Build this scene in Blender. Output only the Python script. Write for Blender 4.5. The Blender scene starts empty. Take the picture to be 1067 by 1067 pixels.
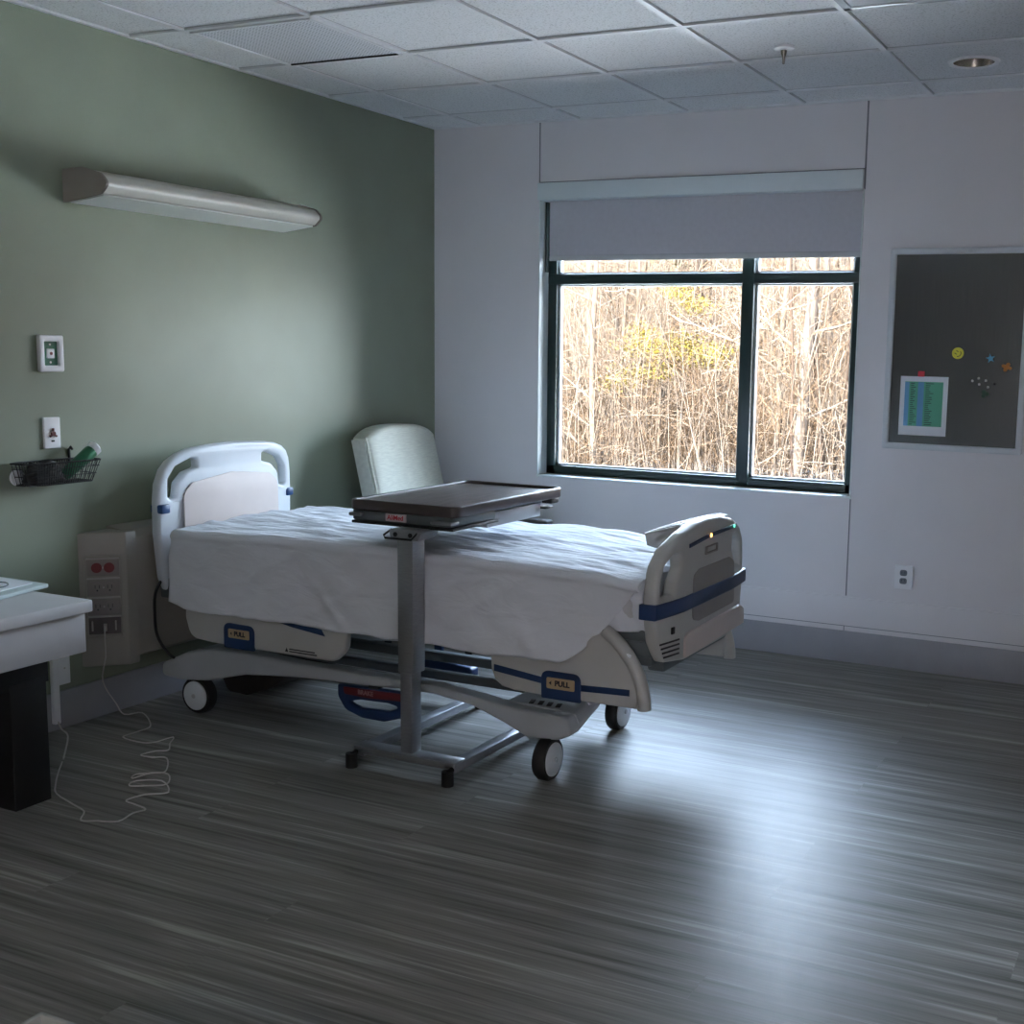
import bpy, bmesh, math, random
from math import sin, cos, pi, radians
from mathutils import Vector, Matrix, noise

random.seed(7)
S = bpy.context.scene
COL = S.collection
H = 2.709

# ------------------------------------------------------------------ materials
def _ramp(nt, fac, stops):
    r = nt.nodes.new('ShaderNodeValToRGB')
    el = r.color_ramp.elements
    while len(el) < len(stops):
        el.new(0.5)
    for e, (p, c) in zip(el, stops):
        e.position = p
        e.color = (*c, 1)
    nt.links.new(fac, r.inputs[0])
    return r.outputs[0]

def mat(name, col, rough=0.5, metal=0.0, var=0.05, vscale=8.0, bump=0.0, bscale=80.0, stretch=(1, 1, 1), spec=0.5,
        emis=None, estr=0.0, coat=0.0, trans=0.0):
    m = bpy.data.materials.new(name)
    m.use_nodes = True
    nt = m.node_tree
    b = nt.nodes['Principled BSDF']
    tc = nt.nodes.new('ShaderNodeTexCoord')
    mp = nt.nodes.new('ShaderNodeMapping')
    mp.inputs['Scale'].default_value = stretch
    nt.links.new(tc.outputs['Object'], mp.inputs[0])
    n = nt.nodes.new('ShaderNodeTexNoise')
    n.inputs['Scale'].default_value = vscale
    n.inputs['Detail'].default_value = 4
    nt.links.new(mp.outputs[0], n.inputs['Vector'])
    lo = tuple(max(0, c * (1 - var)) for c in col)
    hi = tuple(min(1, c * (1 + var)) for c in col)
    c = _ramp(nt, n.outputs['Fac'], [(0.3, lo), (0.7, hi)])
    nt.links.new(c, b.inputs['Base Color'])
    b.inputs['Roughness'].default_value = rough
    b.inputs['Metallic'].default_value = metal
    b.inputs['Specular IOR Level'].default_value = spec
    b.inputs['Coat Weight'].default_value = coat
    b.inputs['Transmission Weight'].default_value = trans
    if emis:
        b.inputs['Emission Color'].default_value = (*emis, 1)
        b.inputs['Emission Strength'].default_value = estr
    if bump > 0:
        n2 = nt.nodes.new('ShaderNodeTexNoise')
        n2.inputs['Scale'].default_value = bscale
        n2.inputs['Detail'].default_value = 5
        nt.links.new(mp.outputs[0], n2.inputs['Vector'])
        bp = nt.nodes.new('ShaderNodeBump')
        bp.inputs['Strength'].default_value = bump
        bp.inputs['Distance'].default_value = 0.004
        nt.links.new(n2.outputs['Fac'], bp.inputs['Height'])
        nt.links.new(bp.outputs[0], b.inputs['Normal'])
    return m

M = {}
M['wall_green'] = mat('sage green wall paint', (0.240, 0.272, 0.200), 0.42, var=0.05, vscale=3, bump=0.12, bscale=220)
M['wall_white'] = mat('pale grey wall paint', (0.79, 0.77, 0.79), 0.55, var=0.02, vscale=3, bump=0.08, bscale=220)
M['trim_white'] = mat('white painted trim', (0.74, 0.82, 0.84), 0.4, var=0.02)
M['reveal'] = mat('window reveal board', (0.80, 0.86, 0.85), 0.4, var=0.02)
M['rubber_base'] = mat('grey vinyl base', (0.30, 0.30, 0.32), 0.45, var=0.04)
M['seam'] = mat('dark joint', (0.22, 0.23, 0.25), 0.8)
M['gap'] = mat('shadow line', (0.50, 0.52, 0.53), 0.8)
M['blind'] = mat('grey roller fabric', (0.56, 0.55, 0.59), 0.85, var=0.03, vscale=40, bump=0.15, bscale=700)
M['blindbar'] = mat('blind hem bar', (0.58, 0.59, 0.60), 0.6)
M['frame_green'] = mat('dark green window metal', (0.012, 0.030, 0.026), 0.35, var=0.05)
M['pane_edge'] = mat('pale glazing bead', (0.55, 0.60, 0.60), 0.3)
M['white_plastic'] = mat('white bed plastic', (0.70, 0.75, 0.80), 0.32, var=0.02, bump=0.04, bscale=500)
M['grey_plastic'] = mat('warm grey bed plastic', (0.50, 0.50, 0.48), 0.36, var=0.03, bump=0.04, bscale=500)
M['base_plastic'] = mat('grey bed base plastic', (0.46, 0.49, 0.52), 0.3, var=0.03)
M['tan_panel'] = mat('beige laminate', (0.66, 0.58, 0.55), 0.45, var=0.03)
M['taupe'] = mat('taupe panel', (0.30, 0.28, 0.26), 0.5, var=0.03)
M['blue'] = mat('navy blue bumper', (0.012, 0.035, 0.105), 0.4, var=0.06)
M['blue2'] = mat('mid blue bumper', (0.02, 0.07, 0.20), 0.4, var=0.06)
M['red'] = mat('dark red plastic', (0.12, 0.008, 0.010), 0.4)
M['black'] = mat('black plastic', (0.012, 0.012, 0.013), 0.45)
M['rubber'] = mat('black rubber', (0.014, 0.014, 0.015), 0.6, bump=0.1, bscale=300)
M['dark_box'] = mat('dark brown box', (0.030, 0.026, 0.024), 0.6)
M['steel'] = mat('brushed grey steel', (0.34, 0.35, 0.37), 0.38, metal=0.7, var=0.08, vscale=30, stretch=(1, 1, 8))
M['dark_steel'] = mat('dark painted steel', (0.13, 0.15, 0.16), 0.4, metal=0.3)
M['chrome'] = mat('chrome', (0.75, 0.76, 0.78), 0.15, metal=1.0, var=0.01)
M['yellow_label'] = mat('tan label', (0.48, 0.34, 0.19), 0.5)
M['ink'] = mat('black ink', (0.015, 0.015, 0.02), 0.6)
M['ink_red'] = mat('red ink', (0.55, 0.03, 0.05), 0.6)
M['label_white'] = mat('white label', (0.62, 0.55, 0.56), 0.5)
M['mattress'] = mat('mattress cover', (0.62, 0.63, 0.66), 0.6, bump=0.3, bscale=60)
M['amber_led'] = mat('amber indicator', (0.9, 0.5, 0.15), 0.3, emis=(1, 0.45, 0.12), estr=3.5)
M['green_led'] = mat('green indicator', (0.1, 0.8, 0.5), 0.3, emis=(0.1, 0.9, 0.5), estr=2.0)
M['orange_label'] = mat('orange and cream label', (0.62, 0.45, 0.30), 0.4)
M['panel_face'] = mat('glossy control panel', (0.40, 0.42, 0.45), 0.35)
M['table_wood'] = mat('dark walnut laminate', (0.085, 0.064, 0.056), 0.33, var=0.75, vscale=16, stretch=(7, 0.5, 1), spec=0.35, bump=0.05, bscale=60)
M['table_rim'] = mat('brown table rim', (0.060, 0.046, 0.044), 0.30)
M['drawer'] = mat('pale grey drawer', (0.50, 0.52, 0.54), 0.4)
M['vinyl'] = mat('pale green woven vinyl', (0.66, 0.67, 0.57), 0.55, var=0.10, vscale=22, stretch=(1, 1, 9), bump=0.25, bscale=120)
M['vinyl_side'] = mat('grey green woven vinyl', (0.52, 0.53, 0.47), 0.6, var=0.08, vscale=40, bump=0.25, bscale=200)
M['wood'] = mat('maple wood', (0.40, 0.26, 0.14), 0.4, var=0.15, vscale=8, stretch=(1, 8, 8))
M['headwall'] = mat('putty headwall enamel', (0.30, 0.28, 0.245), 0.45, var=0.03)
M['recept_red'] = mat('red receptacle', (0.16, 0.008, 0.010), 0.4)
M['recept_grey'] = mat('grey receptacle', (0.24, 0.21, 0.20), 0.45)
M['recept_dark'] = mat('dark data plate', (0.07, 0.055, 0.055), 0.5)
M['plate_metal'] = mat('putty plate edge', (0.42, 0.38, 0.36), 0.35)
M['wall_plate'] = mat('white wall plate', (0.90, 0.91, 0.93), 0.35, var=0.01)
M['plate_green'] = mat('green call panel', (0.012, 0.11, 0.055), 0.4)
M['pin_green'] = mat('bottle green plastic', (0.012, 0.13, 0.055), 0.35)
M['lamp_body'] = mat('cream lamp housing', (0.60, 0.58, 0.52), 0.35, var=0.02)
M['lamp_cap'] = mat('taupe lamp end cap', (0.32, 0.29, 0.26), 0.45)
M['lamp_lens'] = mat('ribbed lamp lens', (0.72, 0.74, 0.70), 0.3, var=0.02)
M['desk_white'] = mat('pale desk laminate', (0.50, 0.49, 0.49), 0.45, var=0.03)
M['desk_black'] = mat('black desk frame', (0.008, 0.008, 0.009), 0.55)
M['folder'] = mat('pale teal folder', (0.50, 0.58, 0.58), 0.4)
M['paper'] = mat('white paper', (0.78, 0.80, 0.84), 0.7, var=0.01)
M['sheet_green'] = mat('green table print', (0.10, 0.38, 0.24), 0.6)
M['sheet_blue'] = mat('blue table print', (0.13, 0.33, 0.55), 0.6)
M['board_steel'] = mat('brushed stainless board', (0.145, 0.155, 0.152), 0.26, metal=0.9, var=0.06, vscale=5, stretch=(40, 1, 1))
M['board_frame'] = mat('white enamel board frame', (0.68, 0.71, 0.74), 0.3, var=0.01)
M['mag_yellow'] = mat('yellow magnet', (0.70, 0.62, 0.06), 0.35)
M['mag_blue'] = mat('light blue magnet', (0.12, 0.42, 0.62), 0.35)
M['mag_orange'] = mat('orange magnet', (0.55, 0.20, 0.03), 0.35)
M['mag_green'] = mat('dark green magnet', (0.01, 0.06, 0.03), 0.35)
M['pin_metal'] = mat('silver pin', (0.7, 0.68, 0.66), 0.3, metal=0.9)
M['cord_white'] = mat('white cord', (0.55, 0.52, 0.50), 0.5)
M['clear_box'] = mat('clear plastic', (0.75, 0.76, 0.74), 0.15, trans=0.55)
M['grid_bar'] = mat('ceiling grid enamel', (0.80, 0.82, 0.84), 0.5, var=0.01)
M['lamp_lens_c'] = mat('acrylic troffer lens', (0.60, 0.64, 0.68), 0.2)
M['can_metal'] = mat('downlight reflector', (0.45, 0.42, 0.38), 0.25, metal=0.9)
M['outlet_grey'] = mat('grey outlet face', (0.16, 0.17, 0.19), 0.4)

def ceiling_mat():
    m = bpy.data.materials.new('fissured acoustic tile')
    m.use_nodes = True
    nt = m.node_tree; b = nt.nodes['Principled BSDF']
    tc = nt.nodes.new('ShaderNodeTexCoord')
    v = nt.nodes.new('ShaderNodeTexNoise'); v.inputs['Scale'].default_value = 120; v.inputs['Detail'].default_value = 3
    v.inputs['Roughness'].default_value = 0.6
    nt.links.new(tc.outputs['Object'], v.inputs['Vector'])
    c = _ramp(nt, v.outputs['Fac'], [(0.36, (0.58, 0.60, 0.61)), (0.45, (0.82, 0.84, 0.86)), (0.8, (0.85, 0.87, 0.89))])
    nt.links.new(c, b.inputs['Base Color'])
    b.inputs['Roughness'].default_value = 0.9
    bp = nt.nodes.new('ShaderNodeBump'); bp.inputs['Strength'].default_value = 0.35; bp.inputs['Distance'].default_value = 0.003
    nt.links.new(v.outputs['Fac'], bp.inputs['Height']); nt.links.new(bp.outputs[0], b.inputs['Normal'])
    return m
M['tile'] = ceiling_mat()

def floor_mat():
    m = bpy.data.materials.new('grey streaked vinyl plank')
    m.use_nodes = True
    nt = m.node_tree; b = nt.nodes['Principled BSDF']; L = nt.links.new
    tc = nt.nodes.new('ShaderNodeTexCoord')
    br = nt.nodes.new('ShaderNodeTexBrick')
    br.offset = 0.37
    br.inputs['Scale'].default_value = 1.0
    br.inputs['Brick Width'].default_value = 1.83
    br.inputs['Row Height'].default_value = 0.152
    br.inputs['Mortar Size'].default_value = 0.0012
    br.inputs['Color1'].default_value = (0.25, 0.25, 0.25, 1)
    br.inputs['Color2'].default_value = (0.75, 0.75, 0.75, 1)
    br.inputs['Mortar'].default_value = (0.3, 0.3, 0.3, 1)
    L(tc.outputs['Object'], br.inputs['Vector'])
    # every plank gets its own piece of grain
    off = nt.nodes.new('ShaderNodeVectorMath'); off.operation = 'MULTIPLY_ADD'
    L(br.outputs['Color'], off.inputs[0]); off.inputs[1].default_value = (0.5, 0.14, 0.6); L(tc.outputs['Object'], off.inputs[2])
    mp = nt.nodes.new('ShaderNodeMapping'); mp.inputs['Scale'].default_value = (0.55, 13, 1)
    L(off.outputs[0], mp.inputs[0])
    n = nt.nodes.new('ShaderNodeTexNoise'); n.inputs['Scale'].default_value = 2.0; n.inputs['Detail'].default_value = 6
    n.inputs['Roughness'].default_value = 0.55; n.inputs['Distortion'].default_value = 0.6
    L(mp.outputs[0], n.inputs['Vector'])
    mp2 = nt.nodes.new('ShaderNodeMapping'); mp2.inputs['Scale'].default_value = (1.3, 55, 1)
    L(off.outputs[0], mp2.inputs[0])
    n2 = nt.nodes.new('ShaderNodeTexNoise'); n2.inputs['Scale'].default_value = 2.0; n2.inputs['Detail'].default_value = 3
    L(mp2.outputs[0], n2.inputs['Vector'])
    mx = nt.nodes.new('ShaderNodeMath'); mx.operation = 'MULTIPLY_ADD'; mx.inputs[1].default_value = 0.35
    L(n2.outputs['Fac'], mx.inputs[0])
    sb = nt.nodes.new('ShaderNodeMath'); sb.operation = 'MULTIPLY'; sb.inputs[1].default_value = 0.65
    L(n.outputs['Fac'], sb.inputs[0]); L(sb.outputs[0], mx.inputs[2])
    c = _ramp(nt, mx.outputs[0], [(0.34, (0.100, 0.095, 0.084)), (0.47, (0.195, 0.188, 0.172)), (0.55, (0.24, 0.232, 0.214)), (0.66, (0.41, 0.40, 0.37))])
    mul = nt.nodes.new('ShaderNodeMixRGB'); mul.blend_type = 'MULTIPLY'; mul.inputs[0].default_value = 0.10
    rr = _ramp(nt, br.outputs['Color'], [(0.0, (0.55, 0.55, 0.55)), (0.35, (0.85, 0.85, 0.85)), (0.75, (1, 1, 1))])
    L(c, mul.inputs[1]); L(rr, mul.inputs[2])
    L(mul.outputs[0], b.inputs['Base Color'])
    rg = nt.nodes.new('ShaderNodeMapRange'); rg.inputs['To Min'].default_value = 0.33; rg.inputs['To Max'].default_value = 0.43
    L(n2.outputs['Fac'], rg.inputs['Value']); L(rg.outputs[0], b.inputs['Roughness'])
    b.inputs['Specular IOR Level'].default_value = 0.13
    bp = nt.nodes.new('ShaderNodeBump'); bp.inputs['Strength'].default_value = 0.10; bp.inputs['Distance'].default_value = 0.002
    L(mx.outputs[0], bp.inputs['Height']); L(bp.outputs[0], b.inputs['Normal'])
    return m
M['floor'] = floor_mat()

def sheet_mat():
    m = mat('white cotton sheet', (0.77, 0.80, 0.86), 0.8, var=0.02, vscale=5, spec=0.2)
    nt = m.node_tree; b = nt.nodes['Principled BSDF']; L = nt.links.new
    tc = nt.nodes.new('ShaderNodeTexCoord')
    mp = nt.nodes.new('ShaderNodeMapping'); mp.inputs['Scale'].default_value = (1.0, 5.5, 2.2); mp.inputs['Rotation'].default_value = (0, 0, 0.18)
    L(tc.outputs['Object'], mp.inputs[0])
    n = nt.nodes.new('ShaderNodeTexNoise'); n.inputs['Scale'].default_value = 6; n.inputs['Detail'].default_value = 4; n.inputs['Distortion'].default_value = 0.8
    L(mp.outputs[0], n.inputs['Vector'])
    n2 = nt.nodes.new('ShaderNodeTexNoise'); n2.inputs['Scale'].default_value = 18; n2.inputs['Detail'].default_value = 5
    L(tc.outputs['Object'], n2.inputs['Vector'])
    b1 = nt.nodes.new('ShaderNodeBump'); b1.inputs['Strength'].default_value = 0.5; b1.inputs['Distance'].default_value = 0.014
    b2 = nt.nodes.new('ShaderNodeBump'); b2.inputs['Strength'].default_value = 0.18; b2.inputs['Distance'].default_value = 0.004
    L(n.outputs['Fac'], b1.inputs['Height']); L(n2.outputs['Fac'], b2.inputs['Height'])
    L(b1.outputs[0], b2.inputs['Normal']); L(b2.outputs[0], b.inputs['Normal'])
    return m
M['sheet'] = sheet_mat()

def glass_mat():
    m = bpy.data.materials.new('clear window glass')
    m.use_nodes = True
    nt = m.node_tree
    nt.nodes.remove(nt.nodes['Principled BSDF'])
    out = nt.nodes['Material Output']
    t = nt.nodes.new('ShaderNodeBsdfTransparent'); t.inputs[0].default_value = (0.96, 0.98, 0.97, 1)
    g = nt.nodes.new('ShaderNodeBsdfGlossy'); g.inputs['Roughness'].default_value = 0.02
    f = nt.nodes.new('ShaderNodeFresnel'); f.inputs[0].default_value = 1.35
    mx = nt.nodes.new('ShaderNodeMixShader')
    nt.links.new(f.outputs[0], mx.inputs[0]); nt.links.new(t.outputs[0], mx.inputs[1]); nt.links.new(g.outputs[0], mx.inputs[2])
    nt.links.new(mx.outputs[0], out.inputs[0])
    return m
M['glass'] = glass_mat()

def perforated():
    m = mat('perforated vent enamel', (0.6, 0.62, 0.66), 0.5)
    nt = m.node_tree; b = nt.nodes['Principled BSDF']; L = nt.links.new
    tc = nt.nodes.new('ShaderNodeTexCoord')
    mp = nt.nodes.new('ShaderNodeMapping'); mp.inputs['Scale'].default_value = (62, 62, 0)
    L(tc.outputs['Object'], mp.inputs[0])
    fr = nt.nodes.new('ShaderNodeVectorMath'); fr.operation = 'FRACTION'; L(mp.outputs[0], fr.inputs[0])
    sub = nt.nodes.new('ShaderNodeVectorMath'); sub.operation = 'SUBTRACT'; sub.inputs[1].default_value = (0.5, 0.5, 0); L(fr.outputs[0], sub.inputs[0])
    ln = nt.nodes.new('ShaderNodeVectorMath'); ln.operation = 'LENGTH'; L(sub.outputs[0], ln.inputs[0])
    c = _ramp(nt, ln.outputs['Value'], [(0.22, (0.28, 0.30, 0.33)), (0.34, (0.78, 0.80, 0.84))])
    L(c, b.inputs['Base Color'])
    return m
M['perf'] = perforated()

# ------------------------------------------------------------------ mesh helpers
class MB:
    def __init__(self):
        self.bm = bmesh.new()
    def _merge(self, other, mi=0):
        me = bpy.data.meshes.new('tmp')
        for f in other.faces: f.material_index = mi
        other.to_mesh(me); other.free()
        self.bm.from_mesh(me); bpy.data.meshes.remove(me)
        return self
    def box(self, c, s, bev=0.0, rot=None, mi=0, seg=2):
        b = bmesh.new()
        bmesh.ops.create_cube(b, size=1)
        bmesh.ops.scale(b, vec=s, verts=b.verts)
        if bev > 0:
            bmesh.ops.bevel(b, geom=list(b.edges), offset=min(bev, min(s) * 0.49), segments=seg, profile=0.5, affect='EDGES')
        if rot is not None: bmesh.ops.transform(b, matrix=rot.to_4x4(), verts=b.verts)
        bmesh.ops.translate(b, vec=c, verts=b.verts)
        return self._merge(b, mi)
    def bb(self, lo, hi, bev=0.0, mi=0):
        c = [(a + b) / 2 for a, b in zip(lo, hi)]; s = [abs(b - a) for a, b in zip(lo, hi)]
        return self.box(c, s, bev, None, mi)
    def cyl(self, p0, p1, r, r2=None, seg=24, mi=0, caps=True):
        p0 = Vector(p0); p1 = Vector(p1); d = p1 - p0
        b = bmesh.new()
        bmesh.ops.create_cone(b, cap_ends=caps, segments=seg, radius1=r, radius2=r if r2 is None else r2, depth=d.length)
        q = d.to_track_quat('Z', 'Y').to_matrix().to_4x4()
        bmesh.ops.transform(b, matrix=Matrix.Translation((p0 + p1) / 2) @ q, verts=b.verts)
        return self._merge(b, mi)
    def tube(self, pts, r, seg=8, mi=0, closed=False, caps=True):
        pts = [Vector(p) for p in pts]; n = len(pts); b = bmesh.new(); rings = []
        rr = r if isinstance(r, (list, tuple)) else [r] * n
        up = None
        for i, p in enumerate(pts):
            if closed: t = pts[(i + 1) % n] - pts[i - 1]
            else: t = pts[min(i + 1, n - 1)] - pts[max(i - 1, 0)]
            t.normalize()
            if up is None:
                up = Vector((0, 0, 1)) if abs(t.z) < 0.9 else Vector((1, 0, 0))
            x = t.cross(up).normalized(); up2 = x.cross(t).normalized(); up = up2
            rings.append([b.verts.new(p + (x * cos(a) + up2 * sin(a)) * rr[i]) for a in [2 * pi * k / seg for k in range(seg)]])
        m = n if closed else n - 1
        for i in range(m):
            A = rings[i]; B = rings[(i + 1) % n]
            for k in range(seg):
                b.faces.new((A[k], A[(k + 1) % seg], B[(k + 1) % seg], B[k]))
        if caps and not closed:
            b.faces.new(rings[0][::-1]); b.faces.new(rings[-1])
        bmesh.ops.recalc_face_normals(b, faces=b.faces)
        return self._merge(b, mi)
    def lathe(self, prof, c, axis='z', seg=32, mi=0):
        b = bmesh.new(); rings = []
        for r, h in prof:
            ring = []
            for k in range(seg):
                a = 2 * pi * k / seg; u, v = max(r, 1e-4) * cos(a), max(r, 1e-4) * sin(a)
                p = {'z': (u, v, h), 'x': (h, u, v), 'y': (v, h, u)}[axis]
                ring.append(b.verts.new(Vector(p) + Vector(c)))
            rings.append(ring)
        for A, B in zip(rings, rings[1:]):
            for k in range(seg): b.faces.new((A[k], A[(k + 1) % seg], B[(k + 1) % seg], B[k]))
        bmesh.ops.recalc_face_normals(b, faces=b.faces)
        return self._merge(b, mi)
    def plate(self, outer, holes=(), depth=0.02, bev=0.003, fn=None, cuts=None, mi=0):
        """flat board with holes; fn maps (u, v, w) to the world"""
        cu = bpy.data.curves.new('tmp', 'CURVE'); cu.dimensions = '2D'; cu.fill_mode = 'BOTH'
        for poly in [outer] + list(holes):
            sp = cu.splines.new('POLY'); sp.points.add(len(poly) - 1)
            for p, q in zip(sp.points, poly): p.co = (q[0], q[1], 0, 1)
            sp.use_cyclic_u = True
        cu.extrude = max(depth / 2 - bev, 0.0); cu.bevel_depth = bev; cu.offset = -bev; cu.bevel_resolution = 2
        ob = bpy.data.objects.new('tmp', cu)
        COL.objects.link(ob)
        dg = bpy.context.evaluated_depsgraph_get()
        me = bpy.data.meshes.new_from_object(ob.evaluated_get(dg))
        b = bmesh.new(); b.from_mesh(me)
        bpy.data.objects.remove(ob); bpy.data.curves.remove(cu); bpy.data.meshes.remove(me)
        bmesh.ops.remove_doubles(b, verts=b.verts, dist=1e-5)
        if cuts:
            for ax, vals in cuts:
                for v in vals:
                    co = (v, 0, 0) if ax == 0 else (0, v, 0); no = (1, 0, 0) if ax == 0 else (0, 1, 0)
                    bmesh.ops.bisect_plane(b, geom=list(b.verts) + list(b.edges) + list(b.faces), plane_co=co, plane_no=no)
        if fn:
            for v in b.verts: v.co = Vector(fn(*v.co))
        bmesh.ops.recalc_face_normals(b, faces=b.faces)
        return self._merge(b, mi)
    def text(self, s, size, fn, depth=0.0008, mi=0, bold=0.0, align='CENTER'):
        cu = bpy.data.curves.new('tmp', 'FONT'); cu.body = s; cu.size = size; cu.extrude = depth
        cu.align_x = align; cu.align_y = 'CENTER'; cu.offset = bold
        ob = bpy.data.objects.new('tmp', cu); COL.objects.link(ob)
        dg = bpy.context.evaluated_depsgraph_get()
        me = bpy.data.meshes.new_from_object(ob.evaluated_get(dg))
        b = bmesh.new(); b.from_mesh(me)
        bpy.data.objects.remove(ob); bpy.data.curves.remove(cu); bpy.data.meshes.remove(me)
        for v in b.verts: v.co = Vector(fn(*v.co))
        return self._merge(b, mi)
    def build(self, name, mats, parent=None, smooth=True, ang=35):
        me = bpy.data.meshes.new(name)
        if parent is not None:
            off = Vector((0, 0, 0)); p = parent
            while p is not None:
                off += p.location; p = p.parent
            bmesh.ops.translate(self.bm, vec=-off, verts=self.bm.verts)
        self.bm.to_mesh(me); self.bm.free()
        if not isinstance(mats, (list, tuple)): mats = [mats]
        for m in mats: me.materials.append(M[m] if isinstance(m, str) else m)
        if smooth:
            me.shade_smooth(); me.set_sharp_from_angle(angle=radians(ang))
        o = bpy.data.objects.new(name, me); COL.objects.link(o)
        if parent is not None: o.parent = parent
        return o

def thing(name, label, cat, loc, group=None):
    o = bpy.data.objects.new(name, None); COL.objects.link(o)
    o.empty_display_size = 0.1
    o.location = loc; o['label'] = label; o['category'] = cat
    if group: o['group'] = group
    return o
def tag(o, label, cat, group=None):
    o['label'] = label; o['category'] = cat
    if group: o['group'] = group
    return o
def struct(o, label=None):
    o['kind'] = 'structure'
    if label: o['label'] = label
    return o

def rpoly(pts, n=6):
    """polygon with rounded corners: pts = (x, y, radius)"""
    out = []; m = len(pts)
    for i in range(m):
        p = Vector(pts[i][:2]); a = Vector(pts[i - 1][:2]); c = Vector(pts[(i + 1) % m][:2]); r = pts[i][2] if len(pts[i]) > 2 else 0
        if r <= 0: out.append((p.x, p.y)); continue
        da = (a - p); dc = (c - p); la, lc = da.length, dc.length; da.normalize(); dc.normalize()
        ang = max(0.05, da.angle(dc)); t = min(r / math.tan(ang / 2), la * 0.49, lc * 0.49)
        s = p + da * t; e = p + dc * t
        for k in range(n + 1):
            q = k / n; out.append(tuple((s * (1 - q) ** 2 + p * 2 * q * (1 - q) + e * q * q)[:2]))
    return out
def rrect(x0, y0, x1, y1, r, n=5):
    return rpoly([(x0, y0, r), (x1, y0, r), (x1, y1, r), (x0, y1, r)], n)
def smoothpath(pts, n=6):
    pts = [Vector(p) for p in pts]; out = []
    for i in range(len(pts) - 1):
        p0 = pts[max(i - 1, 0)]; p1 = pts[i]; p2 = pts[i + 1]; p3 = pts[min(i + 2, len(pts) - 1)]
        for k in range(n):
            t = k / n
            out.append(0.5 * ((2 * p1) + (p2 - p0) * t + (2 * p0 - 5 * p1 + 4 * p2 - p3) * t * t + (3 * p1 - p0 - 3 * p2 + p3) * t ** 3))
    out.append(pts[-1]); return out

# ------------------------------------------------------------------ camera
fpx, ppx, ppy = 1275.969, 659.109, 544.807
ya, pt, ro = -0.435164, -0.140115, 0.0211283
fwd = Vector((sin(ya) * cos(pt), cos(ya) * cos(pt), sin(pt)))
rt = Vector((cos(ya), -sin(ya), 0)); up = rt.cross(fwd)
r2 = cos(ro) * rt + sin(ro) * up; u2 = -sin(ro) * rt + cos(ro) * up
CAM = Vector((3.99135, -5.87409, 1.52175))
cd = bpy.data.cameras.new('camera'); cam = bpy.data.objects.new('camera', cd); COL.objects.link(cam)
cam.matrix_world = Matrix(((r2.x, u2.x, -fwd.x, CAM.x), (r2.y, u2.y, -fwd.y, CAM.y), (r2.z, u2.z, -fwd.z, CAM.z), (0, 0, 0, 1)))
cd.sensor_width = 36; cd.lens = fpx * 36 / 1067
cd.shift_x = -(ppx - 533.5) / 1067; cd.shift_y = (ppy - 533.5) / 1067
cd.clip_start = 0.05; cd.clip_end = 300
S.camera = cam
def floor_at(u, v, z=0.0):
    d = r2 * (u - ppx) / fpx - u2 * (v - ppy) / fpx + fwd
    t = (z - CAM.z) / d.z
    return CAM + d * t

# ------------------------------------------------------------------ room
RX, RY = 5.2, -7.6       # room runs x 0..RX, y RY..0
WX0, WX1, WZ0, WZ1 = 0.672, 2.439, 0.828, 2.304

m = MB(); m.bb((-0.2, RY - 0.2, -0.15), (RX + 0.2, 0.25, 0)); struct(m.build('floor', 'floor', smooth=False), 'grey streaked plank floor')
m = MB(); m.bb((-0.2, RY - 0.2, -0.1), (0, 0.25, H + 0.4)); struct(m.build('wall_left', 'wall_green', smooth=False), 'sage green wall')
m = MB(); m.bb((RX, RY - 0.2, -0.1), (RX + 0.2, 0.25, H + 0.4)); struct(m.build('wall_right', 'wall_white', smooth=False))
m = MB()   # rear wall; doorway added to let the corridor fill light in
m.bb((0, RY - 0.2, 0), (3.55, RY, H + 0.3)); m.bb((4.75, RY - 0.2, 0), (RX, RY, H + 0.3)); m.bb((3.55, RY - 0.2, 2.15), (4.75, RY, H + 0.3))
struct(m.build('wall_rear', 'wall_white', smooth=False))
m = MB()   # window wall, opening left free
m.bb((0, 0, 0), (WX0, 0.17, H + 0.3)); m.bb((WX1, 0, 0), (RX, 0.17, H + 0.3))
m.bb((WX0, 0, 0), (WX1, 0.17, WZ0)); m.bb((WX0, 0, WZ1), (WX1, 0.17, H + 0.3))
ww = struct(m.build('wall_window', 'wall_white', smooth=False), 'pale grey window wall')
# joints of the wall panels
m = MB()
m.bb((WX0 - 0.003, -0.0015, 2.396), (WX0 + 0.003, 0.002, H)); m.bb((WX1 - 0.004, -0.0015, 2.30), (WX1 + 0.004, 0.002, H))
m.bb((WX1 - 0.003, -0.0015, 0.336), (WX1 + 0.003, 0.002, WZ0 - 0.01))
m.bb((WX0, -0.0015, 2.394), (WX1, 0.002, 2.399))
m.bb((0, -0.0135, 0.184), (RX, 0.0, 0.187)); m.bb((2.437, -0.0145, 0.16), (2.441, 0, 0.184))
struct(m.build('trim_1', 'seam', smooth=False), 'thin joints between wall panels')
m = MB(); m.bb((0.002, -0.013, 0.160), (RX, 0, 0.333), 0.002); struct(m.build('trim_2', 'wall_white'), 'low cover board under the window')
m = MB(); m.bb((0.012, -0.006, 0), (RX, 0, 0.160), 0.001); struct(m.build('baseboard_window', 'rubber_base'), 'grey baseboard below window wall')
m = MB(); m.bb((0, RY, 0), (0.010, 0, 0.150), 0.002); struct(m.build('baseboard_left', 'rubber_base'), 'grey baseboard along green wall')
m = MB(); m.bb((RX - 0.01, RY, 0), (RX, 0, 0.150), 0.002); struct(m.build('baseboard_right', 'rubber_base'))
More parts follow.
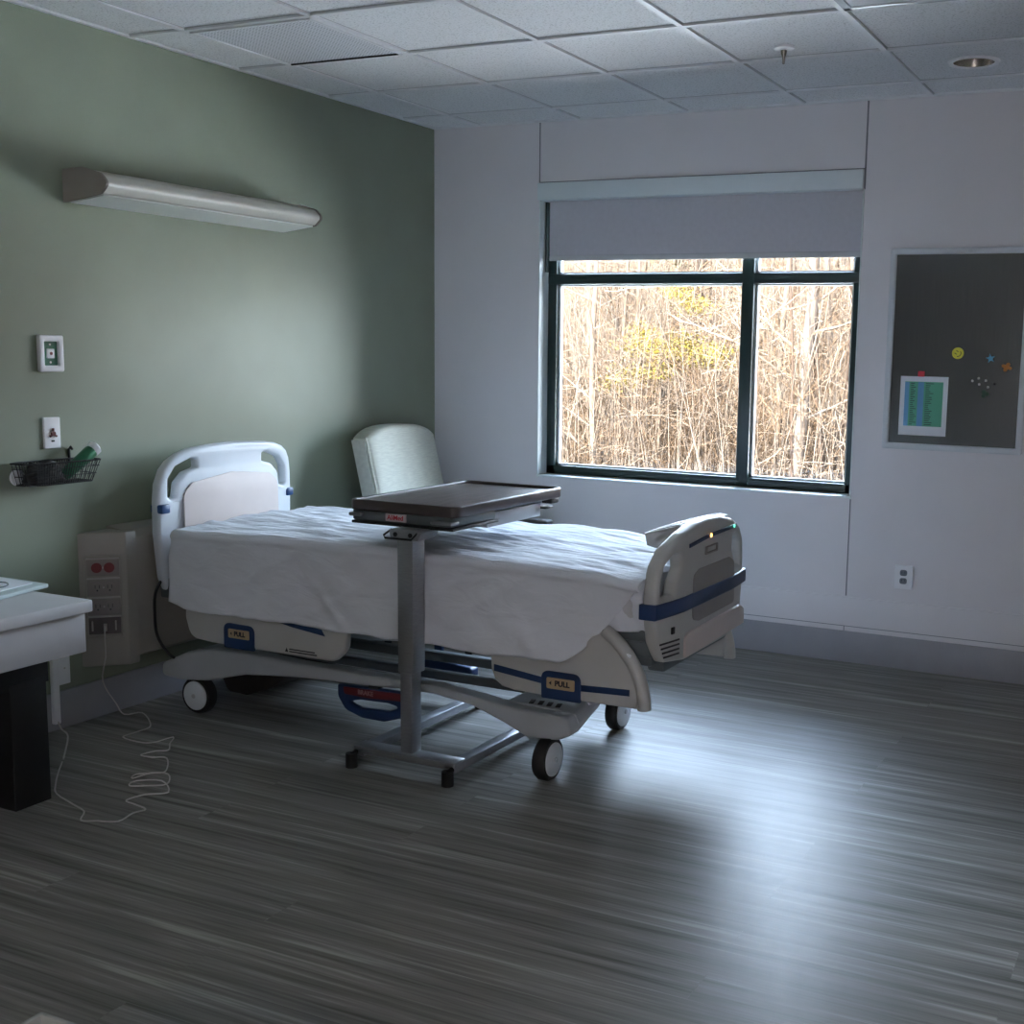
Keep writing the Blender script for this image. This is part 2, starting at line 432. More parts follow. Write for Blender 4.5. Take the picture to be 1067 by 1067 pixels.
# window lining
m = MB()
m.bb((WX0 + 0.0005, -0.004, WZ0), (WX0 + 0.006, 0.168, WZ1)); m.bb((WX1 - 0.006, -0.004, WZ0), (WX1 - 0.0005, 0.168, WZ1))
m.bb((WX0, -0.010, WZ0 - 0.006), (WX1 + 0.004, 0.168, WZ0 + 0.004), 0.002)
struct(m.build('trim_3', 'reveal'), 'pale lining boards of the window reveal')
m = MB(); m.bb((WX0 - 0.006, -0.016, 2.304), (WX1 - 0.006, 0.07, 2.393), 0.003); struct(m.build('trim_4', 'trim_white'), 'pale valance board over window')

# window frame
wy0, wy1 = 0.095, 0.16
m = MB()
x0, x1, z0, z1 = 0.678, 2.433, 0.834, 2.303
m.bb((x0, wy0, z0), (x0 + 0.052, wy1, z1), 0.003); m.bb((x1 - 0.052, wy0, z0), (x1, wy1, z1), 0.003)
m.bb((x0, wy0, z0), (x1, wy1, z0 + 0.046), 0.003); m.bb((x0, wy0, z1 - 0.04), (x1, wy1, z1), 0.003)
m.bb((1.803, wy0 - 0.004, z0), (1.867, wy1, z1), 0.003)
m.bb((x0, wy0 - 0.002, 1.868), (x1, wy1, 1.922), 0.003)
wf = struct(m.build('window_1', 'frame_green'), 'dark green framed window')
m = MB()
for a, b in ((0.730, 1.803), (1.867, 2.381)):
    for c, d in ((0.880, 1.868), (1.922, 2.263)):
        m.bb((a, 0.122, c), (a + 0.012, 0.150, d)); m.bb((b - 0.012, 0.122, c), (b, 0.150, d))
        m.bb((a, 0.122, c), (b, 0.150, c + 0.010)); m.bb((a, 0.122, d - 0.008), (b, 0.150, d))
bd = m.build('glazing_bead', 'pane_edge', wf, smooth=False); bd['label'] = 'pale glazing bead around the panes'
for a, b in ((0.730, 1.803), (1.867, 2.381)):
    for c, d in ((0.880, 1.868), (1.922, 2.263)):
        m = MB(); m.bb((a + 0.002, 0.133, c + 0.002), (b - 0.002, 0.137, d - 0.002)); m.build('pane', 'glass', wf, smooth=False)

# roller blind
rb = thing('roller_blind', 'grey fabric roller blind pulled partly down over the window', 'blind', (1.55, 0.06, 2.28))
m = MB()
NX = 40
pts = []
m.bb((0.705, 0.058, 1.998), (2.423, 0.0605, 2.31)); m.build('blind_fabric', 'blind', rb, smooth=False)
m = MB(); m.box((1.564, 0.059, 2.004), (1.718, 0.012, 0.028), 0.004); m.build('hem_bar', 'blindbar', rb)
m = MB(); m.cyl((0.70, 0.075, 2.335), (2.425, 0.075, 2.335), 0.03); m.build('roller_tube', 'blind', rb)
m = MB(); m.bb((0.682, 0.050, 1.93), (0.692, 0.075, 2.30)); m.build('side_channel', 'frame_green', rb, smooth=False)
m = MB(); m.bb((2.426, 0.050, 1.99), (2.432, 0.075, 2.30)); m.build('side_channel', 'frame_green', rb, smooth=False)

# ceiling
GX, GY, T = 0.2958, -0.3038, 0.6096
cx, cyy = 3.024, -0.594
m = MB()
m.plate([(-0.1, RY - 0.1), (RX + 0.1, RY - 0.1), (RX + 0.1, 0.1), (-0.1, 0.1)], [[(cx + 0.083 * cos(2 * pi * k / 48), cyy + 0.083 * sin(2 * pi * k / 48)) for k in range(48)]], 0.014, 0.0, lambda u, v, w: (u, v, H + 0.013 + w))
ce = struct(m.build('ceiling', 'tile', smooth=False), 'white acoustic tile ceiling')
m = MB(); m.bb((-0.2, RY - 0.2, H + 0.25), (RX + 0.2, 0.25, H + 0.4)); struct(m.build('roof', 'seam', smooth=False), 'roof slab above the ceiling')
gxs = [GX + i * T for i in range(0, 9) if GX + i * T < RX]
gys = [GY - j * T for j in range(0, 13) if GY - j * T > RY]
m = MB()
for gx in gxs: m.bb((gx - 0.012, RY, H - 0.003), (gx + 0.012, 0, H + 0.007))
for gy in gys: m.bb((0, gy - 0.012, H - 0.0035), (RX, gy + 0.012, H + 0.0065))
m.bb((0, RY, H - 0.003), (0.02, 0, H + 0.007)); m.bb((0, -0.02, H - 0.0032), (RX, 0, H + 0.0068))
m.bb((RX - 0.02, RY, H - 0.003), (RX, 0, H + 0.007))
struct(m.build('trim_5', 'grid_bar', smooth=False), 'white ceiling grid bars')
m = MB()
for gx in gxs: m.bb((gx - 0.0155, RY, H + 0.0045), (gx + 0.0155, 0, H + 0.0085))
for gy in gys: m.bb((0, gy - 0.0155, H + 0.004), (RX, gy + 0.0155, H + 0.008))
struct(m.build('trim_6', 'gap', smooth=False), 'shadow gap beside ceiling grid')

# unseen corridor added behind the camera to house the fill light
m = MB(); cy = RY - 2.2
m.bb((2.6, cy, -0.15), (5.9, RY - 0.2, 0)); m.bb((2.6, cy, 2.5), (5.9, RY - 0.2, 2.7)); m.bb((2.6, cy - 0.1, 0), (5.9, cy, 2.5))
m.bb((2.5, cy, 0), (2.6, RY - 0.2, 2.5)); m.bb((5.9, cy, 0), (6.0, RY - 0.2, 2.5))
struct(m.build('wall_fill_corridor', 'wall_white', smooth=False), 'added corridor for the fill light')

# ------------------------------------------------------------------ ceiling fittings
t = thing('ceiling_vent', 'square perforated air vent set in the ceiling near green wall', 'vent', (GX + T / 2, GY - 2.5 * T, H))
m = MB(); a0, a1, b0, b1 = GX + 0.013, GX + T - 0.013, GY - 3 * T + 0.013, GY - 2 * T - 0.013
for lo, hi in (((a0, b0), (a0 + 0.012, b1)), ((a1 - 0.012, b0), (a1, b1)), ((a0, b0), (a1, b0 + 0.012)), ((a0, b1 - 0.012), (a1, b1))):
    m.bb((lo[0], lo[1], H - 0.009), (hi[0], hi[1], H + 0.004), 0.001)
m.build('frame', 'grid_bar', t)
m = MB(); m.bb((a0 + 0.014, b1 - 0.0165, H - 0.010), (a1 - 0.014, b1 - 0.012, H - 0.003)); m.build('shadow_strip', 'black', t, smooth=False)  # black strip painted in as shade along the panel's window-side edge
m = MB(); m.bb((a0 + 0.012, b0 + 0.012, H - 0.004), (a1 - 0.012, b1 - 0.012, H - 0.001)); m.build('perforated_panel', 'perf', t, smooth=False)
m = MB()
for k in range(4):
    pass
m.bb((a0 + 0.020, b0 + 0.020, H - 0.001), (a1 - 0.020, b1 - 0.020, H + 0.005)); m.build('neck', 'black', t, smooth=False)

t = thing('ceiling_sprinkler', 'small brass sprinkler head hanging from the ceiling tile', 'sprinkler', (2.377, -1.084, H))
m = MB(); m.lathe([(0.0, H + 0.005), (0.042, H + 0.005), (0.040, H - 0.004), (0.018, H - 0.010), (0, H - 0.010)], (2.377, -1.084, 0)); m.build('escutcheon', 'wall_plate', t)
m = MB(); m.lathe([(0.0, H - 0.008), (0.013, H - 0.009), (0.011, H - 0.022), (0.006, H - 0.034), (0.005, H - 0.060), (0.0, H - 0.062)], (2.377, -1.084, 0), seg=20); m.build('nozzle', 'can_metal', t)

t = thing('ceiling_downlight', 'round recessed downlight in the ceiling near the window wall', 'downlight', (cx, cyy, H))
m = MB(); m.lathe([(0.082, H + 0.004), (0.083, H - 0.003), (0.100, H - 0.005), (0.104, H + 0.004), (0.082, H + 0.006)], (cx, cyy, 0), seg=48); m.build('trim_ring', 'wall_plate', t)
m = MB(); m.lathe([(0.0825, H), (0.076, H + 0.05), (0.055, H + 0.11), (0.0, H + 0.12)], (cx, cyy, 0), seg=48); m.build('reflector', 'can_metal', t)
m = MB(); m.lathe([(0.0, H + 0.05), (0.018, H + 0.055), (0.028, H + 0.08), (0.018, H + 0.115)], (cx, cyy, 0), seg=24); m.build('bulb', 'lamp_lens_c', t)

# troffer
def troffer(x, y, label):
    t = thing('ceiling_light', label, 'light', (x + T / 2, y - T, H), 'recessed ceiling lights')
    m = MB(); a0, a1, b0, b1 = x + 0.013, x + T - 0.013, y - 2 * T + 0.013, y - 0.013
    for lo, hi in (((a0, b0), (a0 + 0.03, b1)), ((a1 - 0.03, b0), (a1, b1)), ((a0, b0), (a1, b0 + 0.03)), ((a0, b1 - 0.03), (a1, b1))):
        m.bb((lo[0], lo[1], H - 0.008), (hi[0], hi[1], H + 0.004), 0.001)
    m.build('frame', 'frame_t', t)
    m = MB(); m.bb((a0 + 0.03, b0 + 0.03, H - 0.004), (a1 - 0.03, b1 - 0.03, H + 0.003)); m.build('lens', 'lamp_lens_c', t, smooth=False)
M['frame_t'] = mat('troffer frame', (0.62, 0.66, 0.70), 0.25)
troffer(GX + 4 * T, GY - 2 * T, 'unlit rectangular ceiling light cut by the top edge of the picture')

# ------------------------------------------------------------------ overbed wall lamp
t = thing('wall_lamp', 'long cream wall lamp mounted over the bed on green wall', 'lamp', (0, -1.86, 2.1))
prof = rpoly([(0.0, 2.060, 0), (0.0, 2.150, 0), (0.10, 2.155, 0.05), (0.195, 2.130, 0.03), (0.232, 2.095, 0.02), (0.195, 2.062, 0.02), (0.0, 2.036, 0)], 5)
m = MB(); m.plate(prof, (), 1.21, 0.002, lambda u, v, w: (u, -1.86 + w, v)); m.build('housing', 'lamp_body', t)
for yy, nm in ((-2.469, 0), (-1.251, 1)):
    m = MB(); m.plate([(u * 1.01, 2.095 + (v - 2.095) * 1.03) for u, v in prof], (), 0.010, 0.003, lambda u, v, w: (u, yy + w, v))
    o = m.build('end_cap', 'lamp_cap', t); o['label'] = 'taupe end cap'
m = MB(); m.plate([(0.02, 2.0355), (0.190, 2.0585), (0.190, 2.053), (0.02, 2.031)], (), 1.19, 0.001, lambda u, v, w: (u, -1.86 + w, v)); m.build('lens', 'lamp_lens', t)

# ------------------------------------------------------------------ wall plates on the green wall
t = thing('nurse_call_switch', 'white framed green call switch, higher of the two plates on green wall', 'switch', (0, -2.570, 1.463))
m = MB(); m.plate(rrect(-2.624, 1.394, -2.516, 1.532, 0.008), [rrect(-2.602, 1.418, -2.538, 1.508, 0.003)], 0.020, 0.005, lambda u, v, w: (0.010 + w, u, v)); m.build('frame', 'wall_plate', t)
m = MB(); m.bb((0, -2.604, 1.416), (0.008, -2.536, 1.510)); m.build('face', 'plate_green', t, smooth=False)
m = MB(); m.box((0.010, -2.570, 1.463), (0.008, 0.032, 0.036), 0.003); b = m.build('push_button', 'wall_plate', t)
m = MB(); m.cyl((0.012, -2.570, 1.463), (0.0155, -2.570, 1.463), 0.006); m.build('indicator', 'recept_red', t)
for zz in (1.497, 1.430):
    m = MB(); m.cyl((0.006, -2.57, zz), (0.010, -2.57, zz), 0.004); m.build('screw', 'pin_metal', t)

t = thing('call_socket', 'white wall plate with a dark red mark above wire basket', 'wall plate', (0, -2.578, 1.163))
m = MB(); m.plate(rrect(-2.615, 1.103, -2.541, 1.223, 0.005), (), 0.012, 0.004, lambda u, v, w: (0.006 + w, u, v)); m.build('plate', 'wall_plate', t)
m = MB(); m.cyl((0.009, -2.578, 1.160), (0.020, -2.578, 1.160), 0.009)
m.box((0.016, -2.578, 1.170), (0.006, 0.007, 0.022), 0.001); m.box((0.016, -2.587, 1.153), (0.006, 0.016, 0.007), 0.001, Matrix.Rotation(0.5, 3, 'X')); m.box((0.016, -2.569, 1.153), (0.006, 0.016, 0.007), 0.001, Matrix.Rotation(-0.5, 3, 'X'))
m.build('lever', 'red', t)
m = MB(); m.box((0.0125, -2.578, 1.132), (0.002, 0.014, 0.007)); m.build('slot', 'board_steel', t)

# ------------------------------------------------------------------ wire basket and contents
t = thing('wire_basket', 'black wire basket hung on the green wall below the plates', 'basket', (0, -2.58, 0.97))
m = MB()
def loop(z, x1, ya, yb):
    return [(0.012, ya + 0.03, z), (0.012, yb, z), (x1 - 0.01, yb, z), (x1, yb - 0.01, z), (x1, ya + 0.06, z), (x1 - 0.03, ya + 0.01, z), (0.03, ya, z)]
topl, botl = loop(1.060, 0.125, -2.780, -2.450), loop(0.978, 0.105, -2.760, -2.475)
m.tube(topl, 0.0035, 6, closed=True); m.tube(botl, 0.0025, 6, closed=True)
m.build('rim', 'black', t)
m = MB()
n = 26
for k in range(n):
    f = k / (n - 1); ya = -2.745 + f * 0.285; yb = -2.728 + f * 0.243
    m.tube([(0.125, ya, 1.060), (0.105, yb, 0.978), (0.012, yb, 0.978), (0.012, ya, 1.060)], 0.0016, 5)
for z, xx, e in ((1.037, 0.118, 0.008), (1.008, 0.112, 0.018)):
    m.tube([(0.012, -2.770 + e, z), (xx, -2.750 + e, z), (xx, -2.452 - e, z), (0.012, -2.452 - e, z)], 0.0016, 5)
for k in range(4):
    xx = 0.03 + k * 0.022; m.tube([(xx, -2.778, 1.060), (xx, -2.757, 0.978), (xx, -2.476, 0.978), (xx, -2.452, 1.060)], 0.0016, 5)
m.build('wires', 'black', t)
m = MB(); m.tube([(0.004, -2.50, 1.03), (0.004, -2.50, 1.095), (0.014, -2.50, 1.105), (0.022, -2.50, 1.095)], 0.005); m.build('hook', 'black', t)
# contents
m = MB()
for k in range(8):
    m.tube([(0.060 + 0.030 * cos(a) * 0.9, -2.665 + (0.085 - k * 0.005) * sin(a), 0.990 + 0.009 * k + 0.006 * sin(3 * a + k)) for a in [2 * pi * i / 24 for i in range(24)]], 0.0075, 8, closed=True)
tag(m.build('coiled_cable', 'black'), 'black coiled cable lying in the wire basket', 'cable')
t = thing('green_handset', 'green tube with white tip sticking out of the wire basket', 'handset', (0.06, -2.53, 0.985))
p0 = Vector((0.06, -2.575, 1.002)); p1 = Vector((0.075, -2.455, 1.090))
d = (p1 - p0).normalized()
m = MB(); m.tube([p0, p0 + d * 0.01, p1 - d * 0.005, p1], [0.020, 0.024, 0.026, 0.024], 16); m.build('grip', 'pin_green', t)
m = MB(); m.tube([p1 - d * 0.002, p1 + d * 0.004, p1 + d * 0.022, p1 + d * 0.028], [0.023, 0.0265, 0.0265, 0.018], 16); m.build('tip', 'wall_plate', t)
m = MB(); m.lathe([(0, 0), (0.030, 0.0), (0.032, 0.004), (0.030, 0.008), (0.0, 0.008)], (0.0, -2.735, 1.005), axis='x', seg=28)
o = m.build('wall_disc', 'wall_plate'); tag(o, 'small white round disc on green wall behind basket end', 'disc')

# ------------------------------------------------------------------ headwall raceway
t = thing('headwall_raceway', 'putty coloured headwall service unit with outlets beside the bed', 'headwall unit', (0, -1.9, 0.24))
m = MB(); m.plate(rpoly([(0.0, 0.240, 0), (0.0, 0.775, 0), (0.09, 0.765, 0.02), (0.118, 0.735, 0.02), (0.118, 0.250, 0.01), (0.10, 0.240, 0.01)], 4), (), 0.86, 0.002, lambda u, v, w: (u, -1.905 + w, v)); m.build('channel', 'headwall', t)
R2 = 0.70711
def dg(u, w, z): return (0.004 + (u + w) * R2, -2.472 + (u - w) * R2, z)     # on the slanted outlet face
LD = 0.172
m = MB()
m.plate(rpoly([(0.0, -2.476, 0), (0.124, -2.350, 0.012), (0.124, -2.300, 0.0), (0.0, -2.300, 0)], 4), (), 0.545, 0.008, lambda u, v, w: (u, v, 0.4905 + w)); m.build('end_box', 'headwall', t)
m = MB(); m.plate(rpoly([(0.014, 0.335, 0.008), (0.152, 0.335, 0.008), (0.152, 0.672, 0.008), (0.014, 0.672, 0.008)]), [rrect(0.022, 0.345, 0.144, 0.662, 0.004)], 0.006, 0.0015, lambda u, v, w: dg(u, w + 0.003, v)); m.build('surround', 'headwall', t)
def dbox(m, u0, u1, w0, w1, z0, z1):
    c = dg((u0 + u1) / 2, (w0 + w1) / 2, (z0 + z1) / 2)
    m.box(c, (u1 - u0, w1 - w0, z1 - z0), 0.0008, Matrix.Rotation(pi / 4, 3, 'Z'), seg=1)
rowz = [(0.588, 0.655, 'recept_grey', 'red'), (0.508, 0.575, 'recept_grey', 'grey'), (0.430, 0.497, 'recept_grey', 'grey'), (0.352, 0.420, 'recept_dark', 'data')]
for za, zb, mt, kd in rowz:
    m = MB(); dbox(m, 0.024, 0.142, 0.0, 0.006, za, zb); pl = m.build('outlet_plate', mt, t)
    m = MB(); dbox(m, 0.022, 0.144, 0.0, 0.009, zb, zb + 0.006); m.build('divider', 'plate_metal', pl)
    c = (za + zb) / 2
    if kd == 'data':
        for u0 in (0.034, 0.120):
            m = MB(); dbox(m, u0, u0 + 0.006, 0.005, 0.010, c - 0.020, c + 0.020); m.build('latch', 'plate_metal', pl)
        m = MB(); dbox(m, 0.078, 0.090, 0.004, 0.020, c - 0.020, c + 0.008); m.build('jack', 'plate_metal', pl)
    else:
        for uu in (0.060, 0.106):
            m = MB(); m.cyl(dg(uu, 0.004, c), dg(uu, 0.010, c), 0.020, seg=28)
            rc = m.build('receptacle', 'recept_red' if kd == 'red' else 'recept_grey', pl)
        for uu in (0.060, 0.106):
            m = MB(); dbox(m, uu - 0.009, uu - 0.0065, 0.0095, 0.0108, c - 0.003, c + 0.011); dbox(m, uu + 0.0065, uu + 0.009, 0.0095, 0.0108, c - 0.003, c + 0.011)
            m.cyl(dg(uu, 0.009, c - 0.011), dg(uu, 0.0108, c - 0.011), 0.0035, seg=12)
            m.build('slots', 'ink' if kd != 'red' else 'recept_red', pl)
        m = MB(); m.cyl(dg(0.083, 0.005, c), dg(0.083, 0.009, c), 0.004, seg=12); m.build('screw', 'plate_metal', pl)

t = thing('wall_outlet', 'white duplex outlet low on the window wall under the board', 'outlet', (2.722, -0.0, 0.458))
m = MB(); m.plate(rrect(2.678, 0.400, 2.766, 0.516, 0.004), (), 0.016, 0.003, lambda u, v, w: (u, -0.008 - w, v)); m.build('plate', 'wall_plate', t)
for zz in (0.480, 0.440):
    m = MB(); m.plate(rrect(2.7045, zz - 0.0145, 2.7395, zz + 0.0145, 0.012), (), 0.004, 0.001, lambda u, v, w: (u, -0.0165 - w, v)); r = m.build('receptacle', 'outlet_grey', t)
    m = MB(); m.bb((2.714, -0.0195, zz - 0.002), (2.716, -0.018, zz + 0.008)); m.bb((2.728, -0.0195, zz - 0.002), (2.730, -0.018, zz + 0.008)); m.build('slots', 'ink', r)
t = thing('blank_plate', 'white wall plate low on green wall behind the desk', 'wall plate', (0, -2.60, 0.235))
m = MB(); m.plate(rrect(-2.600, 0.175, -2.545, 0.300, 0.004), (), 0.012, 0.003, lambda u, v, w: (0.006 + w, u, v)); m.build('plate', 'wall_plate', t)
m = MB(); m.cyl((0.010, -2.572, 0.24), (0.0135, -2.572, 0.24), 0.004); m.build('screw', 'pin_metal', t)

# ------------------------------------------------------------------ steel board
t = thing('magnet_board', 'white framed stainless magnet board on the window wall', 'magnet board', (2.90, -0.0, 1.08))
bx0, bx1, bz0, bz1 = 2.584, 3.235, 1.079, 2.0226
m = MB(); m.plate(rrect(bx0, bz0, bx1, bz1, 0.012), [rrect(bx0 + 0.030, bz0 + 0.030, bx1 - 0.030, bz1 - 0.030, 0.002)], 0.024, 0.006, lambda u, v, w: (u, -0.012 + w, v)); m.build('frame', 'board_frame', t)
m = MB(); m.bb((bx0 + 0.02, -0.012, bz0 + 0.02), (bx1 - 0.02, -0.002, bz1 - 0.02)); m.build('steel_sheet', 'board_steel', t, smooth=False)
BY = -0.0125
t = thing('schedule_sheet', 'white printed sheet with green and blue columns on the magnet board', 'paper', (2.77, BY, 1.287))
m = MB(); m.bb((2.660, BY - 0.0012, 1.148), (2.884, BY, 1.427)); m.build('page', 'paper', t, smooth=False)
m = MB(); m.bb((2.682, BY - 0.0018, 1.192), (2.862, BY - 0.001, 1.402)); m.build('table_print', 'sheet_green', t, smooth=False)
m = MB(); m.bb((2.682, BY - 0.0022, 1.192), (2.703, BY - 0.0016, 1.400)); m.bb((2.744, BY - 0.0022, 1.192), (2.772, BY - 0.0016, 1.400)); m.build('column_print', 'sheet_blue', t, smooth=False)
for xa in (2.710, 2.780):
    m = MB()
    for k in range(22):
        z = 1.394 - k * 0.0092
        w = random.uniform(0.012, 0.030) if xa < 2.75 else random.uniform(0.014, 0.042)
        m.bb((xa, BY - 0.0026, z - 0.0016), (xa + w, BY - 0.0018, z + 0.0016))
    m.build('text_lines', 'ink', t, smooth=False)
def dmag(name, lab, cat, mt, x, z, outline, extra=None):
    m = MB(); m.plate([(x + a, z + b) for a, b in outline], (), 0.010, 0.002, lambda u, v, w: (u, BY - 0.0055 + w, v))
    return tag(m.build(name, mt), lab, cat)
disc = lambda r, n=28: [(r * cos(2 * pi * k / n), r * sin(2 * pi * k / n)) for k in range(n)]
t = thing('round_magnet', 'round yellow smiling face magnet on the steel board', 'magnet', (2.921, BY, 1.539))
m = MB(); m.plate([(2.921 + a, 1.539 + b) for a, b in disc(0.027)], (), 0.010, 0.003, lambda u, v, w: (u, BY - 0.0055 + w, v)); m.build('disc', 'mag_yellow', t)
m = MB()
rm = Matrix.Rotation(1.0, 2)
def fm(a, b): q = rm @ Vector((a, b)); return (2.921 + q.x, BY - 0.0108, 1.539 + q.y)
m.tube([fm(0.015 * cos(a), 0.015 * sin(a)) for a in [radians(200 + 14 * k) for k in range(11)]], 0.0016, 5)
for a in (-0.007, 0.007): m.tube([fm(a, 0.001), fm(a, 0.012)], 0.0018, 5)
m.build('face_print', 'ink', t)
star = [(0.022 * (1 if k % 2 == 0 else 0.42) * cos(2 * pi * k / 10 + 0.5), 0.022 * (1 if k % 2 == 0 else 0.42) * sin(2 * pi * k / 10 + 0.5)) for k in range(10)]
dmag('star_magnet', 'small light blue star shaped magnet on the steel board', 'magnet', 'mag_blue', 3.070, 1.518, star)
fly = [((0.011 + 0.013 * abs(cos(a * 2 + 0.78))) * cos(a), (0.009 + 0.013 * abs(cos(a * 2 + 0.78))) * sin(a)) for a in [2 * pi * k / 32 for k in range(32)]]
dmag('butterfly_magnet', 'small orange winged magnet near the right edge of steel board', 'magnet', 'mag_orange', 3.145, 1.480, fly)
clo = [((0.010 + 0.010 * abs(cos(a * 1.5))) * cos(a), (0.010 + 0.010 * abs(cos(a * 1.5))) * sin(a)) for a in [2 * pi * k / 36 for k in range(36)]]
dmag('clover_magnet', 'dark green leaf shaped magnet low on the steel board', 'magnet', 'mag_green', 3.054, 1.355, clo)
dmag('square_magnet', 'small red magnet holding the top of the printed sheet', 'magnet', 'ink_red', 2.757, 1.438, rrect(-0.015, -0.012, 0.015, 0.014, 0.003))
for x, z in ((2.994, 1.413), (3.022, 1.426), (3.026, 1.398), (3.055, 1.416), (3.066, 1.386)):
    m = MB(); m.lathe([(0.0, -0.010), (0.005, -0.008), (0.006, -0.002), (0.004, 0)], (x, BY, z), axis='y', seg=12)
    tag(m.build('silver_pin_magnet', 'pin_metal'), 'tiny silver pin magnet in the cluster on the steel board', 'magnet', 'tiny silver magnets on the board')
m = MB(); m.lathe([(0.0, -0.010), (0.005, -0.008), (0.006, -0.002), (0.004, 0)], (3.095, BY, 1.401), axis='y', seg=12)
tag(m.build('dark_pin_magnet', 'black'), 'tiny dark pin magnet right of the silver ones', 'magnet')

# ------------------------------------------------------------------ recliner in the corner
t = thing('recliner', 'pale green vinyl recliner in the corner behind the bed', 'recliner', (0.45, -0.60, 0))
yA, yB = -0.90, -0.295
xt, xb, zt, zb_ = 0.215, 0.36, 1.075, 0.46     # front face line top / bottom
def rec(u, v, w):   # u across (y), v height along the back, w depth
    f = (v - zb_) / (zt - zb_)
    x = xb + (xt - xb) * f
    edge = min(abs(u - yA), abs(u - yB)); puff = 0.018 * (1 - math.exp(-edge / 0.05))
    return (x - 0.065 + w * 1.0 + (puff if w > 0 else 0), u, v)
out = [(yA, zb_), (yB, zb_)] + [(yB - 0.003 * k, zb_ + (1.06 - zb_) * k / 6) for k in range(1, 6)]
top = []
for k in range(25):
    f = k / 24; y = (yB - 0.02) + ((yA + 0.008) - (yB - 0.02)) * f
    top.append((y, 1.055 + 0.058 * (1 - abs(2 * f - 1) ** 3.2)))
m = MB(); m.plate(out + top, (), 0.100, 0.020, rec, cuts=[(0, [yA + 0.06 * k for k in range(1, 10)]), (1, [zb_ + 0.06 * k for k in range(1, 11)])])
o = m.build('backrest', 'vinyl', t)
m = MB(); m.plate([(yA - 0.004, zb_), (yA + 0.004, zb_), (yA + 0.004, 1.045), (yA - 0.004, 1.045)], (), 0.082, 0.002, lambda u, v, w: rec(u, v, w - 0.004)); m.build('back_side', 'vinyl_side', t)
m = MB(); m.tube([rec(yA + 0.002, z, 0.046) for z in [zb_ + 0.05 * k for k in range(13)]], 0.005); m.build('piping', 'vinyl', t)
m = MB(); m.box((0.60, -0.60, 0.40), (0.52, 0.50, 0.15), 0.04, seg=4); m.build('seat', 'vinyl', t)
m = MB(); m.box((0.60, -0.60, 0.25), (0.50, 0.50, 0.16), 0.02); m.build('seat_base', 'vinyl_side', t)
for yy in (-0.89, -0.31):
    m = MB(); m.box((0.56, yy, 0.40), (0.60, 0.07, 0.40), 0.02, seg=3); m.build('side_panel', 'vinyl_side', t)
    m = MB(); m.box((0.60, yy, 0.615), (0.66, 0.075, 0.035), 0.012, seg=3); m.build('armrest', 'dark_box', t)
    for xx in (0.32, 0.80):
        m = MB(); m.cyl((xx, yy, 0), (xx, yy, 0.20), 0.018); m.build('leg', 'black', t)

SKY, SUN, FILL, EXPO, TK = 27, 200, 85, 0.60, 0.029
# ------------------------------------------------------------------ hospital bed
bed = thing('hospital_bed', 'white adjustable hospital bed with blue bumpers standing head to green wall', 'hospital bed', (1.27, -1.85, 0))
hb = [(-2.235, 0.50), (-2.262, 0.56), (-2.278, 0.746), (-2.277, 0.87), (-2.269, 0.943), (-2.243, 1.002), (-2.210, 1.035), (-2.160, 1.062), (-2.093, 1.080), (-1.98, 1.090), (-1.85, 1.094),
      (-1.72, 1.090), (-1.621, 1.084), (-1.55, 1.075), (-1.501, 1.060), (-1.465, 1.035), (-1.445, 1.000), (-1.436, 0.94), (-1.434, 0.853), (-1.438, 0.746), (-1.455, 0.56), (-1.48, 0.50)]
slotL = rpoly([(-2.223, 0.890, .01), (-2.220, 0.963, .02), (-2.180, 1.012, .03), (-2.095, 1.040, .02), (-2.062, 1.036, .01), (-2.060, 1.000, .01), (-2.125, 0.985, .03), (-2.172, 0.945, .03), (-2.184, 0.885, .01), (-2.210, 0.880, .01)], 4)
slotR = [(-3.712 - a, b) for a, b in slotL]
def hy(y): return -1.434 + (y + 1.434) * 0.953
hb = [(hy(a), b) for a, b in hb]; slotL = [(hy(a), b) for a, b in slotL]; slotR = [(hy(a), b) for a, b in slotR]
m = MB(); m.plate(hb, [slotL, slotR], 0.045, 0.014, lambda u, v, w: (0.178 + w - 0.02 * ((u + 1.856) / 0.42) ** 4, u, v)); H1 = m.build('headboard', 'white_plastic', bed)
pan = rpoly([(-2.148, 0.70, .03), (-2.150, 0.900, .06), (-2.095, 0.940, .03), (-1.855, 0.968, .1), (-1.610, 0.945, .03), (-1.555, 0.905, .06), (-1.553, 0.70, .03)], 6)
m = MB(); m.plate([(hy(a), b) for a, b in pan], (), 0.006, 0.002, lambda u, v, w: (0.2025 + w, u, v)); o = m.build('inset_panel', 'tan_panel', H1); o['label'] = 'beige inset panel'
for s in (-1, 1):
    ys = -2.236 if s < 0 else -1.427
    m = MB(); m.bb((0.140, min(ys, ys - s * 0.045), 0.825), (0.206 if s < 0 else 0.1885, max(ys, ys - s * 0.045), 0.862), 0.006); o = m.build('bumper', 'blue2', H1); o['label'] = 'blue edge bumper'

